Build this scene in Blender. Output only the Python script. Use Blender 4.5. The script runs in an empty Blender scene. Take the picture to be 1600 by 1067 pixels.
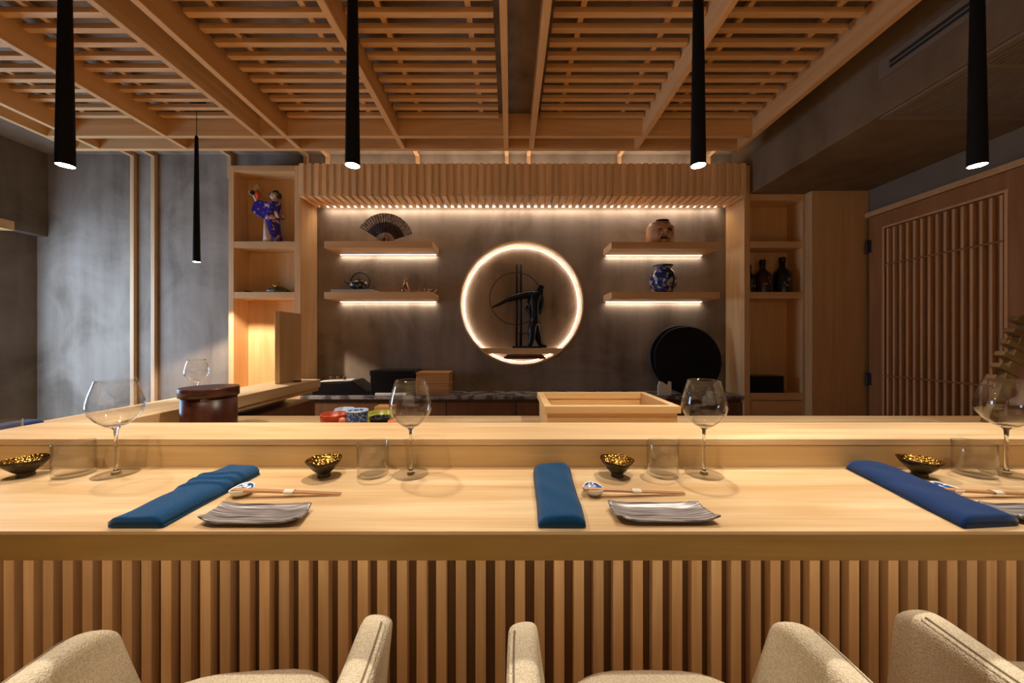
import bpy, bmesh, math, random
from mathutils import Vector, Matrix
random.seed(7)
PI = math.pi
S = bpy.context.scene
COL = S.collection
EYE = 1.09                      # eye height of the camera above the dining floor


def Z(r):
    return EYE + r


# ------------------------------------------------------------------ materials
def new_mat(name):
    m = bpy.data.materials.new(name)
    m.use_nodes = True
    nt = m.node_tree
    nt.nodes.clear()
    out = nt.nodes.new('ShaderNodeOutputMaterial')
    b = nt.nodes.new('ShaderNodeBsdfPrincipled')
    nt.links.new(b.outputs[0], out.inputs[0])
    return m, nt, b, out


def N(nt, t, **kw):
    n = nt.nodes.new(t)
    for k, v in kw.items():
        setattr(n, k, v)
    return n


def ramp(nt, stops):
    n = nt.nodes.new('ShaderNodeValToRGB')
    cr = n.color_ramp
    while len(cr.elements) < len(stops):
        cr.elements.new(0.5)
    for e, (p, c) in zip(cr.elements, stops):
        e.position = p
        e.color = (c[0], c[1], c[2], 1)
    return n


def srgb(r, g, b):
    f = lambda c: (c / 255 / 12.92) if c / 255 <= .04045 else ((c / 255 + .055) / 1.055) ** 2.4
    return (f(r), f(g), f(b))


def plain(name, col, rough=.5, metal=0., spec=.5, noise=0., nscale=40, bump=0.):
    m, nt, b, out = new_mat(name)
    b.inputs['Roughness'].default_value = rough
    b.inputs['Metallic'].default_value = metal
    b.inputs['Specular IOR Level'].default_value = spec
    tc = N(nt, 'ShaderNodeTexCoord')
    n = N(nt, 'ShaderNodeTexNoise')
    n.inputs['Scale'].default_value = nscale
    n.inputs['Detail'].default_value = 4
    nt.links.new(tc.outputs['Object'], n.inputs['Vector'])
    k = noise
    r = ramp(nt, [(.3, [c * (1 - k) for c in col]), (.7, [min(1, c * (1 + k)) for c in col])])
    nt.links.new(n.outputs['Fac'], r.inputs[0])
    nt.links.new(r.outputs[0], b.inputs['Base Color'])
    if bump:
        bp = N(nt, 'ShaderNodeBump')
        bp.inputs['Strength'].default_value = bump
        bp.inputs['Distance'].default_value = .002
        nt.links.new(n.outputs['Fac'], bp.inputs['Height'])
        nt.links.new(bp.outputs[0], b.inputs['Normal'])
    return m


def wood(name, light, dark, axis=0, scale=1., rough=.45, vary=.12, slat=None, contrast=1., spec=.35):
    """Straight grained timber; axis = direction of the grain; slat = (axis, pitch) for board to board variation."""
    m, nt, b, out = new_mat(name)
    b.inputs['Roughness'].default_value = rough
    b.inputs['Specular IOR Level'].default_value = spec
    tc = N(nt, 'ShaderNodeTexCoord')
    oi = N(nt, 'ShaderNodeObjectInfo')
    off = N(nt, 'ShaderNodeVectorMath', operation='SCALE')
    cmb = N(nt, 'ShaderNodeCombineXYZ')
    for i in range(3):
        nt.links.new(oi.outputs['Random'], cmb.inputs[i])
    nt.links.new(cmb.outputs[0], off.inputs[0])
    off.inputs['Scale'].default_value = 37.
    add = N(nt, 'ShaderNodeVectorMath', operation='ADD')
    nt.links.new(tc.outputs['Object'], add.inputs[0])
    nt.links.new(off.outputs[0], add.inputs[1])
    vec = add.outputs[0]
    cellfac = None
    if slat:
        sx = N(nt, 'ShaderNodeSeparateXYZ')
        nt.links.new(tc.outputs['Object'], sx.inputs[0])
        mt = N(nt, 'ShaderNodeMath', operation='DIVIDE')
        nt.links.new(sx.outputs[slat[0]], mt.inputs[0])
        mt.inputs[1].default_value = slat[1]
        fl = N(nt, 'ShaderNodeMath', operation='FLOOR')
        nt.links.new(mt.outputs[0], fl.inputs[0])
        wn = N(nt, 'ShaderNodeTexWhiteNoise', noise_dimensions='1D')
        nt.links.new(fl.outputs[0], wn.inputs['W'])
        cellfac = wn.outputs['Value']
        o2 = N(nt, 'ShaderNodeVectorMath', operation='SCALE')
        nt.links.new(wn.outputs['Color'], o2.inputs[0])
        o2.inputs['Scale'].default_value = 19.
        a2 = N(nt, 'ShaderNodeVectorMath', operation='ADD')
        nt.links.new(vec, a2.inputs[0])
        nt.links.new(o2.outputs[0], a2.inputs[1])
        vec = a2.outputs[0]
    mp = N(nt, 'ShaderNodeMapping')
    sc = [14. * scale] * 3
    sc[axis] = .9 * scale
    mp.inputs['Scale'].default_value = sc
    nt.links.new(vec, mp.inputs['Vector'])
    n1 = N(nt, 'ShaderNodeTexNoise')
    n1.inputs['Scale'].default_value = 1.
    n1.inputs['Detail'].default_value = 3
    n1.inputs['Distortion'].default_value = 1.2
    nt.links.new(mp.outputs[0], n1.inputs['Vector'])
    mp2 = N(nt, 'ShaderNodeMapping')
    sc2 = [130. * scale] * 3
    sc2[axis] = 4. * scale
    mp2.inputs['Scale'].default_value = sc2
    nt.links.new(vec, mp2.inputs['Vector'])
    n2 = N(nt, 'ShaderNodeTexNoise')
    n2.inputs['Scale'].default_value = 1.
    n2.inputs['Detail'].default_value = 2
    nt.links.new(mp2.outputs[0], n2.inputs['Vector'])
    # large soft cathedral rings
    mp3 = N(nt, 'ShaderNodeMapping')
    sc3 = [5. * scale] * 3
    sc3[axis] = .55 * scale
    mp3.inputs['Scale'].default_value = sc3
    nt.links.new(vec, mp3.inputs['Vector'])
    n3 = N(nt, 'ShaderNodeTexNoise')
    n3.inputs['Scale'].default_value = 1.
    n3.inputs['Detail'].default_value = 1
    nt.links.new(mp3.outputs[0], n3.inputs['Vector'])
    rm = N(nt, 'ShaderNodeMath', operation='MULTIPLY')
    nt.links.new(n3.outputs['Fac'], rm.inputs[0])
    rm.inputs[1].default_value = 9.
    fr = N(nt, 'ShaderNodeMath', operation='PINGPONG')
    nt.links.new(rm.outputs[0], fr.inputs[0])
    fr.inputs[1].default_value = .5
    mx = N(nt, 'ShaderNodeMath', operation='MULTIPLY_ADD')
    nt.links.new(n2.outputs['Fac'], mx.inputs[0])
    mx.inputs[1].default_value = .35
    nt.links.new(n1.outputs['Fac'], mx.inputs[2])
    mx2 = N(nt, 'ShaderNodeMath', operation='MULTIPLY_ADD')
    nt.links.new(fr.outputs[0], mx2.inputs[0])
    mx2.inputs[1].default_value = .30
    nt.links.new(mx.outputs[0], mx2.inputs[2])
    mid = [(a + c) / 2 for a, c in zip(light, dark)]
    dd = [m_ + (d_ - m_) * contrast for m_, d_ in zip(mid, dark)]
    ll = [m_ + (l_ - m_) * contrast for m_, l_ in zip(mid, light)]
    r = ramp(nt, [(.42, ll), (.68, mid), (1., dd)])
    nt.links.new(mx2.outputs[0], r.inputs[0])
    hv = N(nt, 'ShaderNodeHueSaturation')
    nt.links.new(r.outputs[0], hv.inputs['Color'])
    mr = N(nt, 'ShaderNodeMapRange')
    nt.links.new(cellfac if cellfac else oi.outputs['Random'], mr.inputs['Value'])
    mr.inputs['To Min'].default_value = 1 - vary
    mr.inputs['To Max'].default_value = 1 + vary
    nt.links.new(mr.outputs[0], hv.inputs['Value'])
    nt.links.new(hv.outputs[0], b.inputs['Base Color'])
    bp = N(nt, 'ShaderNodeBump')
    bp.inputs['Strength'].default_value = .12
    bp.inputs['Distance'].default_value = .001
    nt.links.new(n2.outputs['Fac'], bp.inputs['Height'])
    nt.links.new(bp.outputs[0], b.inputs['Normal'])
    return m


def concrete(name, c1, c2, c3, scale=1.):
    m, nt, b, out = new_mat(name)
    b.inputs['Roughness'].default_value = .75
    b.inputs['Specular IOR Level'].default_value = .25
    tc = N(nt, 'ShaderNodeTexCoord')
    n1 = N(nt, 'ShaderNodeTexNoise')
    n1.inputs['Scale'].default_value = 1.6 * scale
    n1.inputs['Detail'].default_value = 9
    n1.inputs['Roughness'].default_value = .62
    n1.inputs['Distortion'].default_value = .8
    nt.links.new(tc.outputs['Object'], n1.inputs['Vector'])
    mp = N(nt, 'ShaderNodeMapping')
    mp.inputs['Scale'].default_value = (9 * scale, 9 * scale, 1.2 * scale)
    nt.links.new(tc.outputs['Object'], mp.inputs['Vector'])
    n2 = N(nt, 'ShaderNodeTexNoise')
    n2.inputs['Scale'].default_value = 1.
    n2.inputs['Detail'].default_value = 6
    nt.links.new(mp.outputs[0], n2.inputs['Vector'])
    ma = N(nt, 'ShaderNodeMath', operation='MULTIPLY_ADD')
    nt.links.new(n2.outputs['Fac'], ma.inputs[0])
    ma.inputs[1].default_value = .45
    nt.links.new(n1.outputs['Fac'], ma.inputs[2])
    r = ramp(nt, [(.54, c1), (.72, c2), (.92, c3)])
    nt.links.new(ma.outputs[0], r.inputs[0])
    nt.links.new(r.outputs[0], b.inputs['Base Color'])
    bp = N(nt, 'ShaderNodeBump')
    bp.inputs['Strength'].default_value = .2
    bp.inputs['Distance'].default_value = .004
    nt.links.new(ma.outputs[0], bp.inputs['Height'])
    nt.links.new(bp.outputs[0], b.inputs['Normal'])
    return m


def emit(name, col, strength):
    m, nt, b, out = new_mat(name)
    nt.nodes.remove(b)
    e = N(nt, 'ShaderNodeEmission')
    e.inputs[0].default_value = (*col, 1)
    e.inputs[1].default_value = strength
    nt.links.new(e.outputs[0], out.inputs[0])
    return m


def thin_glass(name, edge=.62):
    m, nt, b, out = new_mat(name)
    nt.nodes.remove(b)
    lw = N(nt, 'ShaderNodeLayerWeight')
    lw.inputs['Blend'].default_value = .35
    r = ramp(nt, [(0., (.985, .985, .985)), (.55, (.965, .965, .965)), (1., (edge, edge, edge))])
    nt.links.new(lw.outputs['Facing'], r.inputs[0])
    tr = N(nt, 'ShaderNodeBsdfTransparent')
    nt.links.new(r.outputs[0], tr.inputs[0])
    gl = N(nt, 'ShaderNodeBsdfGlossy')
    gl.inputs['Roughness'].default_value = .01
    pw = N(nt, 'ShaderNodeMath', operation='POWER')
    lw2 = N(nt, 'ShaderNodeLayerWeight')
    lw2.inputs['Blend'].default_value = .5
    nt.links.new(lw2.outputs['Facing'], pw.inputs[0])
    pw.inputs[1].default_value = 4.
    fr = N(nt, 'ShaderNodeMath', operation='MULTIPLY_ADD')
    nt.links.new(pw.outputs[0], fr.inputs[0])
    fr.inputs[1].default_value = .85
    fr.inputs[2].default_value = .05
    mx = N(nt, 'ShaderNodeMixShader')
    nt.links.new(fr.outputs[0], mx.inputs[0])
    nt.links.new(tr.outputs[0], mx.inputs[1])
    nt.links.new(gl.outputs[0], mx.inputs[2])
    nt.links.new(mx.outputs[0], out.inputs[0])
    return m


def boucle(name):
    m, nt, b, out = new_mat(name)
    b.inputs['Roughness'].default_value = .95
    b.inputs['Specular IOR Level'].default_value = .1
    tc = N(nt, 'ShaderNodeTexCoord')
    v = N(nt, 'ShaderNodeTexVoronoi')
    v.inputs['Scale'].default_value = 420
    nt.links.new(tc.outputs['Object'], v.inputs['Vector'])
    n = N(nt, 'ShaderNodeTexNoise')
    n.inputs['Scale'].default_value = 260
    n.inputs['Detail'].default_value = 5
    nt.links.new(tc.outputs['Object'], n.inputs['Vector'])
    ma = N(nt, 'ShaderNodeMath', operation='MULTIPLY_ADD')
    nt.links.new(v.outputs['Distance'], ma.inputs[0])
    ma.inputs[1].default_value = -.7
    nt.links.new(n.outputs['Fac'], ma.inputs[2])
    r = ramp(nt, [(.0, srgb(222, 210, 184)), (.2, srgb(238, 229, 210)), (.4, srgb(245, 239, 224))])
    nt.links.new(ma.outputs[0], r.inputs[0])
    nt.links.new(r.outputs[0], b.inputs['Base Color'])
    bp = N(nt, 'ShaderNodeBump')
    bp.inputs['Strength'].default_value = .6
    bp.inputs['Distance'].default_value = .004
    nt.links.new(ma.outputs[0], bp.inputs['Height'])
    nt.links.new(bp.outputs[0], b.inputs['Normal'])
    return m


def cloth(name, col):
    m, nt, b, out = new_mat(name)
    b.inputs['Roughness'].default_value = .9
    b.inputs['Specular IOR Level'].default_value = .12
    b.inputs['Sheen Weight'].default_value = .15
    tc = N(nt, 'ShaderNodeTexCoord')
    n = N(nt, 'ShaderNodeTexNoise')
    n.inputs['Scale'].default_value = 420
    n.inputs['Detail'].default_value = 3
    nt.links.new(tc.outputs['Object'], n.inputs['Vector'])
    r = ramp(nt, [(.3, [c * .7 for c in col]), (.7, [c * 1.25 for c in col])])
    nt.links.new(n.outputs['Fac'], r.inputs[0])
    nt.links.new(r.outputs[0], b.inputs['Base Color'])
    bp = N(nt, 'ShaderNodeBump')
    bp.inputs['Strength'].default_value = .35
    bp.inputs['Distance'].default_value = .001
    nt.links.new(n.outputs['Fac'], bp.inputs['Height'])
    nt.links.new(bp.outputs[0], b.inputs['Normal'])
    return m


def two_tone(name, a, b_, scale, thresh=.5, rough=.3, kind='noise', metal=0., bump=0.):
    """glaze or print: blobs of colour b_ on colour a"""
    m, nt, b, out = new_mat(name)
    b.inputs['Roughness'].default_value = rough
    b.inputs['Metallic'].default_value = metal
    tc = N(nt, 'ShaderNodeTexCoord')
    if kind == 'noise':
        n = N(nt, 'ShaderNodeTexNoise')
        n.inputs['Detail'].default_value = 4
        o = n.outputs['Fac']
    else:
        n = N(nt, 'ShaderNodeTexVoronoi')
        o = n.outputs['Distance']
    n.inputs['Scale'].default_value = scale
    nt.links.new(tc.outputs['Object'], n.inputs['Vector'])
    r = ramp(nt, [(thresh - .04, a), (thresh + .04, b_)])
    nt.links.new(o, r.inputs[0])
    nt.links.new(r.outputs[0], b.inputs['Base Color'])
    if bump:
        bp = N(nt, 'ShaderNodeBump')
        bp.inputs['Strength'].default_value = bump
        bp.inputs['Distance'].default_value = .003
        nt.links.new(o, bp.inputs['Height'])
        nt.links.new(bp.outputs[0], b.inputs['Normal'])
    return m


MAPLE_L, MAPLE_D = (.77, .595, .375), (.60, .405, .21)
CAB_L, CAB_D = (.76, .495, .26), (.62, .37, .165)
BEAM_L, BEAM_D = (.78, .50, .25), (.62, .35, .145)
M = {}
M['counter'] = wood('counter_maple_grain', MAPLE_L, MAPLE_D, 0, 1., .42, .03, contrast=1.5)
M['counter_y'] = wood('counter_maple_lengthwise', MAPLE_L, MAPLE_D, 1, 1., .42, .03)
M['edge'] = wood('counter_edge_maple', (.70, .50, .25), (.54, .35, .15), 0, 1., .45, .03)
M['front_edge'] = wood('counter_front_edge_dark', (.40, .245, .07), (.29, .165, .04), 0, 1.3, .5, .03)  # darker and yellower than the countertop wood
M['slat'] = wood('slat_maple', (.74, .50, .265), (.56, .335, .15), 2, 1.4, .5, .16, slat=(0, .0475))
M['slat_back'] = wood('slat_backing_board', (.20, .11, .05), (.12, .06, .025), 2, 1., .6, .05)
M['valance'] = wood('valance_maple', (.88, .64, .38), (.74, .49, .26), 2, 1.3, .5, .1, slat=(0, .0617667))
M['cab_z'] = wood('cabinet_veneer_upright', CAB_L, CAB_D, 2, .8, .45, .05)
M['cab_x'] = wood('cabinet_veneer_level', CAB_L, CAB_D, 0, .8, .45, .05)
M['beam_y'] = wood('ceiling_beam_timber', BEAM_L, BEAM_D, 1, .8, .5, .07)
M['beam_x'] = wood('ceiling_crossbeam_timber', BEAM_L, BEAM_D, 0, .8, .5, .07)
M['batten'] = wood('wall_batten_timber', (.70, .47, .27), (.55, .33, .16), 2, 1., .5, .07)
M['door'] = wood('door_veneer', (.44, .215, .09), (.32, .14, .055), 2, .8, .45, .05)
M['door_slat'] = wood('door_slat_timber', (.78, .50, .27), (.62, .36, .17), 2, 1., .5, .08, slat=(1, .0445))
M['dark_wood'] = wood('base_cabinet_veneer', (.20, .095, .04), (.14, .06, .025), 2, .8, .45, .06)
M['hinoki'] = wood('cypress_box_wood', (.82, .60, .33), (.70, .46, .22), 0, 1.2, .5, .03, contrast=.7)
M['board'] = wood('cutting_board_wood', (.62, .42, .20), (.50, .31, .13), 2, 1., .5, .03)
M['orangewood'] = wood('orange_box_wood', (.62, .33, .12), (.5, .24, .08), 0, 1.2, .45, .05)
M['olive_wood'] = wood('olive_brown_wood', (.20, .125, .05), (.14, .08, .03), 2, 1.2, .5, .05)
M['stick'] = wood('chopstick_bamboo', (.58, .34, .17), (.46, .24, .11), 0, 2., .45, .05)
M['red_lacquer_wood'] = wood('red_brown_lacquer', (.085, .020, .009), (.03, .008, .004), 2, 1.2, .35, .05, spec=.35)
M['redbox'] = plain('dark_red_lacquer', (.13, .02, .012), .3)
M['concrete'] = concrete('polished_concrete_plaster', (.17, .128, .096), (.265, .208, .16), (.34, .275, .22))
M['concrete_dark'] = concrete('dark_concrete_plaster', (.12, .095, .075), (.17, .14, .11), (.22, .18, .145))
M['plaster'] = concrete('grey_plaster', (.19, .160, .125), (.225, .19, .15), (.26, .22, .175), .6)
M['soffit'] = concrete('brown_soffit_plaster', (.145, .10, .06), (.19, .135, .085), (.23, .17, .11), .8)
M['vent'] = plain('warm_grey_vent_enamel', (.21, .165, .12), .5)
M['floor'] = wood('oak_plank_floor', (.62, .40, .20), (.48, .28, .12), 1, .6, .5, .1, slat=(0, .14))
M['black'] = plain('matt_black_metal', (.006, .006, .0065), .65, 0., .15)
M['black_lacquer'] = plain('black_lacquer', (.006, .006, .007), .28, 0., .4)
M['black_matt'] = plain('matt_black_tray', (.006, .006, .007), .6, 0., .2)
M['dark_red_rim'] = plain('brown_lacquer_rim', (.09, .035, .018), .3)
M['grey_metal'] = plain('grey_metal', (.20, .19, .18), .4, .8)
M['hinge'] = plain('dark_steel', (.10, .10, .11), .35, .9)
M['white_card'] = plain('white_card', (.72, .68, .62), .8, noise=.04)
M['marble'] = two_tone('grey_marble', (.30, .27, .26), (.10, .085, .08), 9, .52, .25)
M['boucle'] = boucle('cream_boucle_fabric')
M['seam'] = plain('seam_cord', (.26, .215, .15), .9)
M['wood_leg'] = wood('chair_leg_wood', (.30, .17, .08), (.2, .1, .045), 2, 1., .5, .05)
M['navy'] = cloth('blue_linen', (.004, .058, .17))
M['navy2'] = cloth('deep_blue_linen', (.003, .030, .135))
M['glass'] = thin_glass('clear_glass', .58)
M['glass_foot'] = thin_glass('clear_foot_glass', .88)
M['glass_t'] = thin_glass('clear_tumbler_glass', .62)
m, nt, b, out = new_mat('solid_glass')
b.inputs['Transmission Weight'].default_value = 1.
b.inputs['Roughness'].default_value = .0
b.inputs['IOR'].default_value = 1.45
M['solid_glass'] = m
M['porcelain'] = plain('white_porcelain', (.82, .82, .80), .2)
M['blue_glaze'] = two_tone('blue_and_white_glaze', (.03, .10, .38), (.70, .76, .84), 90, .58, .2)
M['blue_wave'] = two_tone('blue_wave_glaze', (.035, .10, .30), (.42, .52, .68), 170, .55, .25)
M['pale_blue'] = plain('pale_blue_glaze', (.40, .50, .66), .3, noise=.3, nscale=150)
M['terracotta'] = plain('red_orange_glaze', (.36, .045, .012), .3, noise=.2, nscale=60)
M['green_glaze'] = plain('lime_green_glaze', (.36, .36, .05), .3, noise=.2)
M['coral'] = plain('coral_glaze', (.62, .18, .10), .35, noise=.3, nscale=120)
M['gold'] = two_tone('hammered_gold', (.72, .44, .10), (.30, .15, .03), 190, .42, .22, 'voronoi', 1., .9)
M['bronze'] = plain('dark_bronze_glaze', (.055, .042, .018), .38, .6, noise=.5, nscale=120, bump=.5)
M['sculpt'] = plain('black_bronze', (.010, .011, .013), .35, .6)
M['brass'] = plain('brass', (.55, .30, .06), .3, .9)
M['grill'] = plain('black_grille', (.02, .02, .02), .6)
# silver brushed glaze for plates (streaks along x)
m, nt, b, out = new_mat('silver_streaked_glaze')
tc = N(nt, 'ShaderNodeTexCoord')
mp = N(nt, 'ShaderNodeMapping')
mp.inputs['Scale'].default_value = (12, 260, 1)
n = N(nt, 'ShaderNodeTexNoise')
n.inputs['Scale'].default_value = 1.
n.inputs['Detail'].default_value = 4
nt.links.new(tc.outputs['Object'], mp.inputs['Vector'])
nt.links.new(mp.outputs[0], n.inputs['Vector'])
r = ramp(nt, [(.36, (.06, .055, .06)), (.5, (.27, .25, .265)), (.66, (.58, .56, .58))])
nt.links.new(n.outputs['Fac'], r.inputs[0])
nt.links.new(r.outputs[0], b.inputs['Base Color'])
b.inputs['Metallic'].default_value = .3
b.inputs['Roughness'].default_value = .38
bp = N(nt, 'ShaderNodeBump')
bp.inputs['Strength'].default_value = .4
bp.inputs['Distance'].default_value = .001
nt.links.new(n.outputs['Fac'], bp.inputs['Height'])
nt.links.new(bp.outputs[0], b.inputs['Normal'])
M['silver'] = m
WARM = (1., .83, .63)
LEDC = (1., .84, .69)
M['lamp'] = emit('lamp_glow', (1., .93, .84), 60.)
M['led'] = emit('led_strip_glow', LEDC, 6.)
M['led_niche'] = emit('niche_led_glow', (1., .84, .68), 40.)


# ------------------------------------------------------------------ mesh helpers
def box(bm, x0, x1, y0, y1, z0, z1, mat=None):
    vs = [bm.verts.new(p) for p in ((x0, y0, z0), (x1, y0, z0), (x1, y1, z0), (x0, y1, z0),
                                    (x0, y0, z1), (x1, y0, z1), (x1, y1, z1), (x0, y1, z1))]
    if mat is not None:
        for v in vs:
            v.co = mat @ v.co
    for f in ((0, 3, 2, 1), (4, 5, 6, 7), (0, 1, 5, 4), (1, 2, 6, 5), (2, 3, 7, 6), (3, 0, 4, 7)):
        bm.faces.new([vs[i] for i in f])


def lathe(bm, prof, seg=40, c=(0, 0, 0), axis='z', close=False):
    rings = []
    for (r, z) in prof:
        if r < 1e-6:
            rings.append([bm.verts.new((0, 0, z))])
        else:
            rings.append([bm.verts.new((r * math.cos(2 * PI * i / seg), r * math.sin(2 * PI * i / seg), z)) for i in range(seg)])
    pairs = list(zip(rings, rings[1:]))
    if close:
        pairs.append((rings[-1], rings[0]))
    for a, b_ in pairs:
        for i in range(seg):
            j = (i + 1) % seg
            if len(a) == 1 and len(b_) == 1:
                continue
            if len(a) == 1:
                bm.faces.new((a[0], b_[j], b_[i]))
            elif len(b_) == 1:
                bm.faces.new((a[i], a[j], b_[0]))
            else:
                bm.faces.new((a[i], a[j], b_[j], b_[i]))
    for ring in rings:
        for v in ring:
            if axis == 'y':          # the lathe axis points along y
                v.co = Vector((v.co.x, v.co.z, v.co.y))
            v.co += Vector(c)
    bmesh.ops.recalc_face_normals(bm, faces=bm.faces[:])


def tube(bm, pts, rad, seg=10, closed=False, cap=True):
    """round tube along points; rad a number or a list"""
    pts = [Vector(p) for p in pts]
    n = len(pts)
    rads = rad if isinstance(rad, (list, tuple)) else [rad] * n
    rings = []
    up = None
    for i, p in enumerate(pts):
        if closed:
            t = pts[(i + 1) % n] - pts[i - 1]
        else:
            t = pts[min(i + 1, n - 1)] - pts[max(i - 1, 0)]
        t.normalize()
        if up is None:
            up = Vector((0, 0, 1)) if abs(t.z) < .9 else Vector((1, 0, 0))
        s = t.cross(up).normalized()
        up = s.cross(t).normalized()
        rings.append([bm.verts.new(p + (s * math.cos(2 * PI * k / seg) + up * math.sin(2 * PI * k / seg)) * rads[i]) for k in range(seg)])
    lst = list(zip(rings, rings[1:]))
    if closed:
        lst.append((rings[-1], rings[0]))
    for a, b_ in lst:
        for k in range(seg):
            j = (k + 1) % seg
            bm.faces.new((a[k], a[j], b_[j], b_[k]))
    if cap and not closed:
        bm.faces.new(rings[0][::-1])
        bm.faces.new(rings[-1])


def prism(bm, poly, y0, y1, plane='xz'):
    """extrude a polygon given in x,z (or x,y / y,z) along the third axis"""
    def P(a, b_, t):
        return {'xz': (a, t, b_), 'xy': (a, b_, t), 'yz': (t, a, b_)}[plane]
    lo = [bm.verts.new(P(a, b_, y0)) for a, b_ in poly]
    hi = [bm.verts.new(P(a, b_, y1)) for a, b_ in poly]
    n = len(poly)
    bm.faces.new(lo)
    bm.faces.new(hi[::-1])
    for i in range(n):
        j = (i + 1) % n
        bm.faces.new((lo[i], hi[i], hi[j], lo[j]))
    bmesh.ops.recalc_face_normals(bm, faces=bm.faces[:])


def ball(bm, c, r, sc=(1, 1, 1), seg=20, rings=12):
    g = bmesh.ops.create_uvsphere(bm, u_segments=seg, v_segments=rings, radius=r)
    for v in g['verts']:
        v.co = Vector((v.co.x * sc[0], v.co.y * sc[1], v.co.z * sc[2])) + Vector(c)


def obj(name, bm, mat, parent=None, loc=(0, 0, 0), rotz=0., bev=0., smooth=False, sub=0, solid=0.):
    me = bpy.data.meshes.new(name)
    if smooth:
        for f in bm.faces:
            f.smooth = True
    bm.to_mesh(me)
    bm.free()
    o = bpy.data.objects.new(name, me)
    COL.objects.link(o)
    me.materials.append(M[mat] if isinstance(mat, str) else mat)
    o.location = loc
    o.rotation_euler = (0, 0, rotz)
    if parent:
        o.parent = parent
    if solid:
        md = o.modifiers.new('thickness', 'SOLIDIFY')
        md.thickness = solid
        md.offset = 0
    if bev:
        md = o.modifiers.new('bevel', 'BEVEL')
        md.width = bev
        md.segments = 2
        md.limit_method = 'ANGLE'
        md.angle_limit = .6
    if sub:
        md = o.modifiers.new('subdivision', 'SUBSURF')
        md.levels = sub
        md.render_levels = sub
    return o


def tag(o, label, cat, group=None):
    o['label'] = label
    o['category'] = cat
    if group:
        o['group'] = group
    return o


def thing(name, label, cat, loc=(0, 0, 0), rotz=0., group=None):
    o = bpy.data.objects.new(name, None)
    o.empty_display_size = .05
    COL.objects.link(o)
    o.location = loc
    o.rotation_euler = (0, 0, rotz)
    return tag(o, label, cat, group)


def struct(o):
    o['kind'] = 'structure'
    return o


def dup(root, loc, rotz=None, label=None):
    r_ = root.copy()
    COL.objects.link(r_)
    r_.location = loc
    if rotz is not None:
        r_.rotation_euler = (0, 0, rotz)
    if label:
        r_['label'] = label
    for ch in list(root.children):
        c = ch.copy()
        COL.objects.link(c)
        c.parent = r_
        for g in list(ch.children):
            d = g.copy()
            COL.objects.link(d)
            d.parent = c
    return r_


def B():
    return bmesh.new()


def boxobj(name, dims, mat, parent=None, bev=.0015, origin=(0, 0, 0)):
    """dims are in the parent's (or world) frame; origin moves the object's own origin there"""
    bm = B()
    x0, x1, y0, y1, z0, z1 = dims
    ox, oy, oz = origin
    box(bm, x0 - ox, x1 - ox, y0 - oy, y1 - oy, z0 - oz, z1 - oz)
    return obj(name, bm, mat, parent, loc=origin, bev=bev)


# ------------------------------------------------------------------ the room
FLOOR = 0.
CEIL = Z(1.68)
WB = 3.2                                     # back wall plane
XL, XR = -4.2, 2.93
NX, NZ, NR = .105, Z(.3276), .567            # round niche

struct(boxobj('floor', (-4.6, 3.05, -2.7, 3.5, -.1, 0), 'floor', bev=0))
struct(boxobj('ceiling', (-4.6, 3.05, -2.7, 3.5, CEIL, CEIL + .1), 'concrete', bev=0))

# back wall with the round opening
bm = B()
rect = [(-4.6, 0), (3.05, 0), (3.05, CEIL), (-4.6, CEIL)]
ov = [bm.verts.new((x, WB, z)) for x, z in rect]
oe = [bm.edges.new((ov[i], ov[(i + 1) % 4])) for i in range(4)]
cv = [bm.verts.new((NX + NR * math.cos(2 * PI * i / 72), WB, NZ + NR * math.sin(2 * PI * i / 72))) for i in range(72)]
ce = [bm.edges.new((cv[i], cv[(i + 1) % 72])) for i in range(72)]
bmesh.ops.triangle_fill(bm, edges=oe + ce, use_beauty=True)
for f in [f for f in bm.faces if (f.calc_center_median() - Vector((NX, WB, NZ))).length < NR * .9 and
          all((v.co - Vector((NX, WB, NZ))).length < NR * 1.01 for v in f.verts)]:
    bm.faces.remove(f)
bmesh.ops.recalc_face_normals(bm, faces=bm.faces[:])
for f in bm.faces:
    if f.normal.y > 0:
        f.normal_flip()
struct(obj('wall_back', bm, 'concrete'))

# left wall: bulkhead above, recess below
bm = B()
box(bm, -4.6, -4.3, 2.85, WB, 0, CEIL)
box(bm, -4.6, -4.3, -2.6, 1.69, 0, CEIL)
box(bm, -4.6, -4.3, 1.69, 2.85, 0, .36)
box(bm, -4.6, -4.3, 1.69, 2.85, 1.95, CEIL)
struct(obj('wall_left', bm, 'concrete_dark'))
struct(boxobj('wall_left_bulkhead', (-4.3, XL, -2.6, WB, Z(.93), CEIL), 'concrete_dark', bev=.003))
struct(boxobj('trim_11', (-4.299, XL + .02, 2.2, 2.97, Z(.915), Z(.995)), 'cab_x', bev=.003))
struct(boxobj('wall_right', (XR, 3.05, -2.6, WB, 0, CEIL), 'plaster', bev=0))
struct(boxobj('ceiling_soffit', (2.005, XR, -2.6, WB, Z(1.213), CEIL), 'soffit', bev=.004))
# wall behind the camera; the daylight window is in the left wall
struct(boxobj('wall_front', (-4.6, 3.05, -2.7, -2.6, 0, CEIL), 'plaster', bev=0))
wf = bpy.data.objects.new('window_1', None)
COL.objects.link(wf)
wf.location = (-4.45, 2.27, .36)
struct(wf)
bm = B()
for y in (-.58, -.02, .54):
    box(bm, -.03, .03, y, y + .04, 0, 1.59)
for z in (0, 1.55):
    box(bm, -.028, .028, -.58, .58, z, z + .04)
obj('window_frame', bm, 'black', wf)

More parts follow.
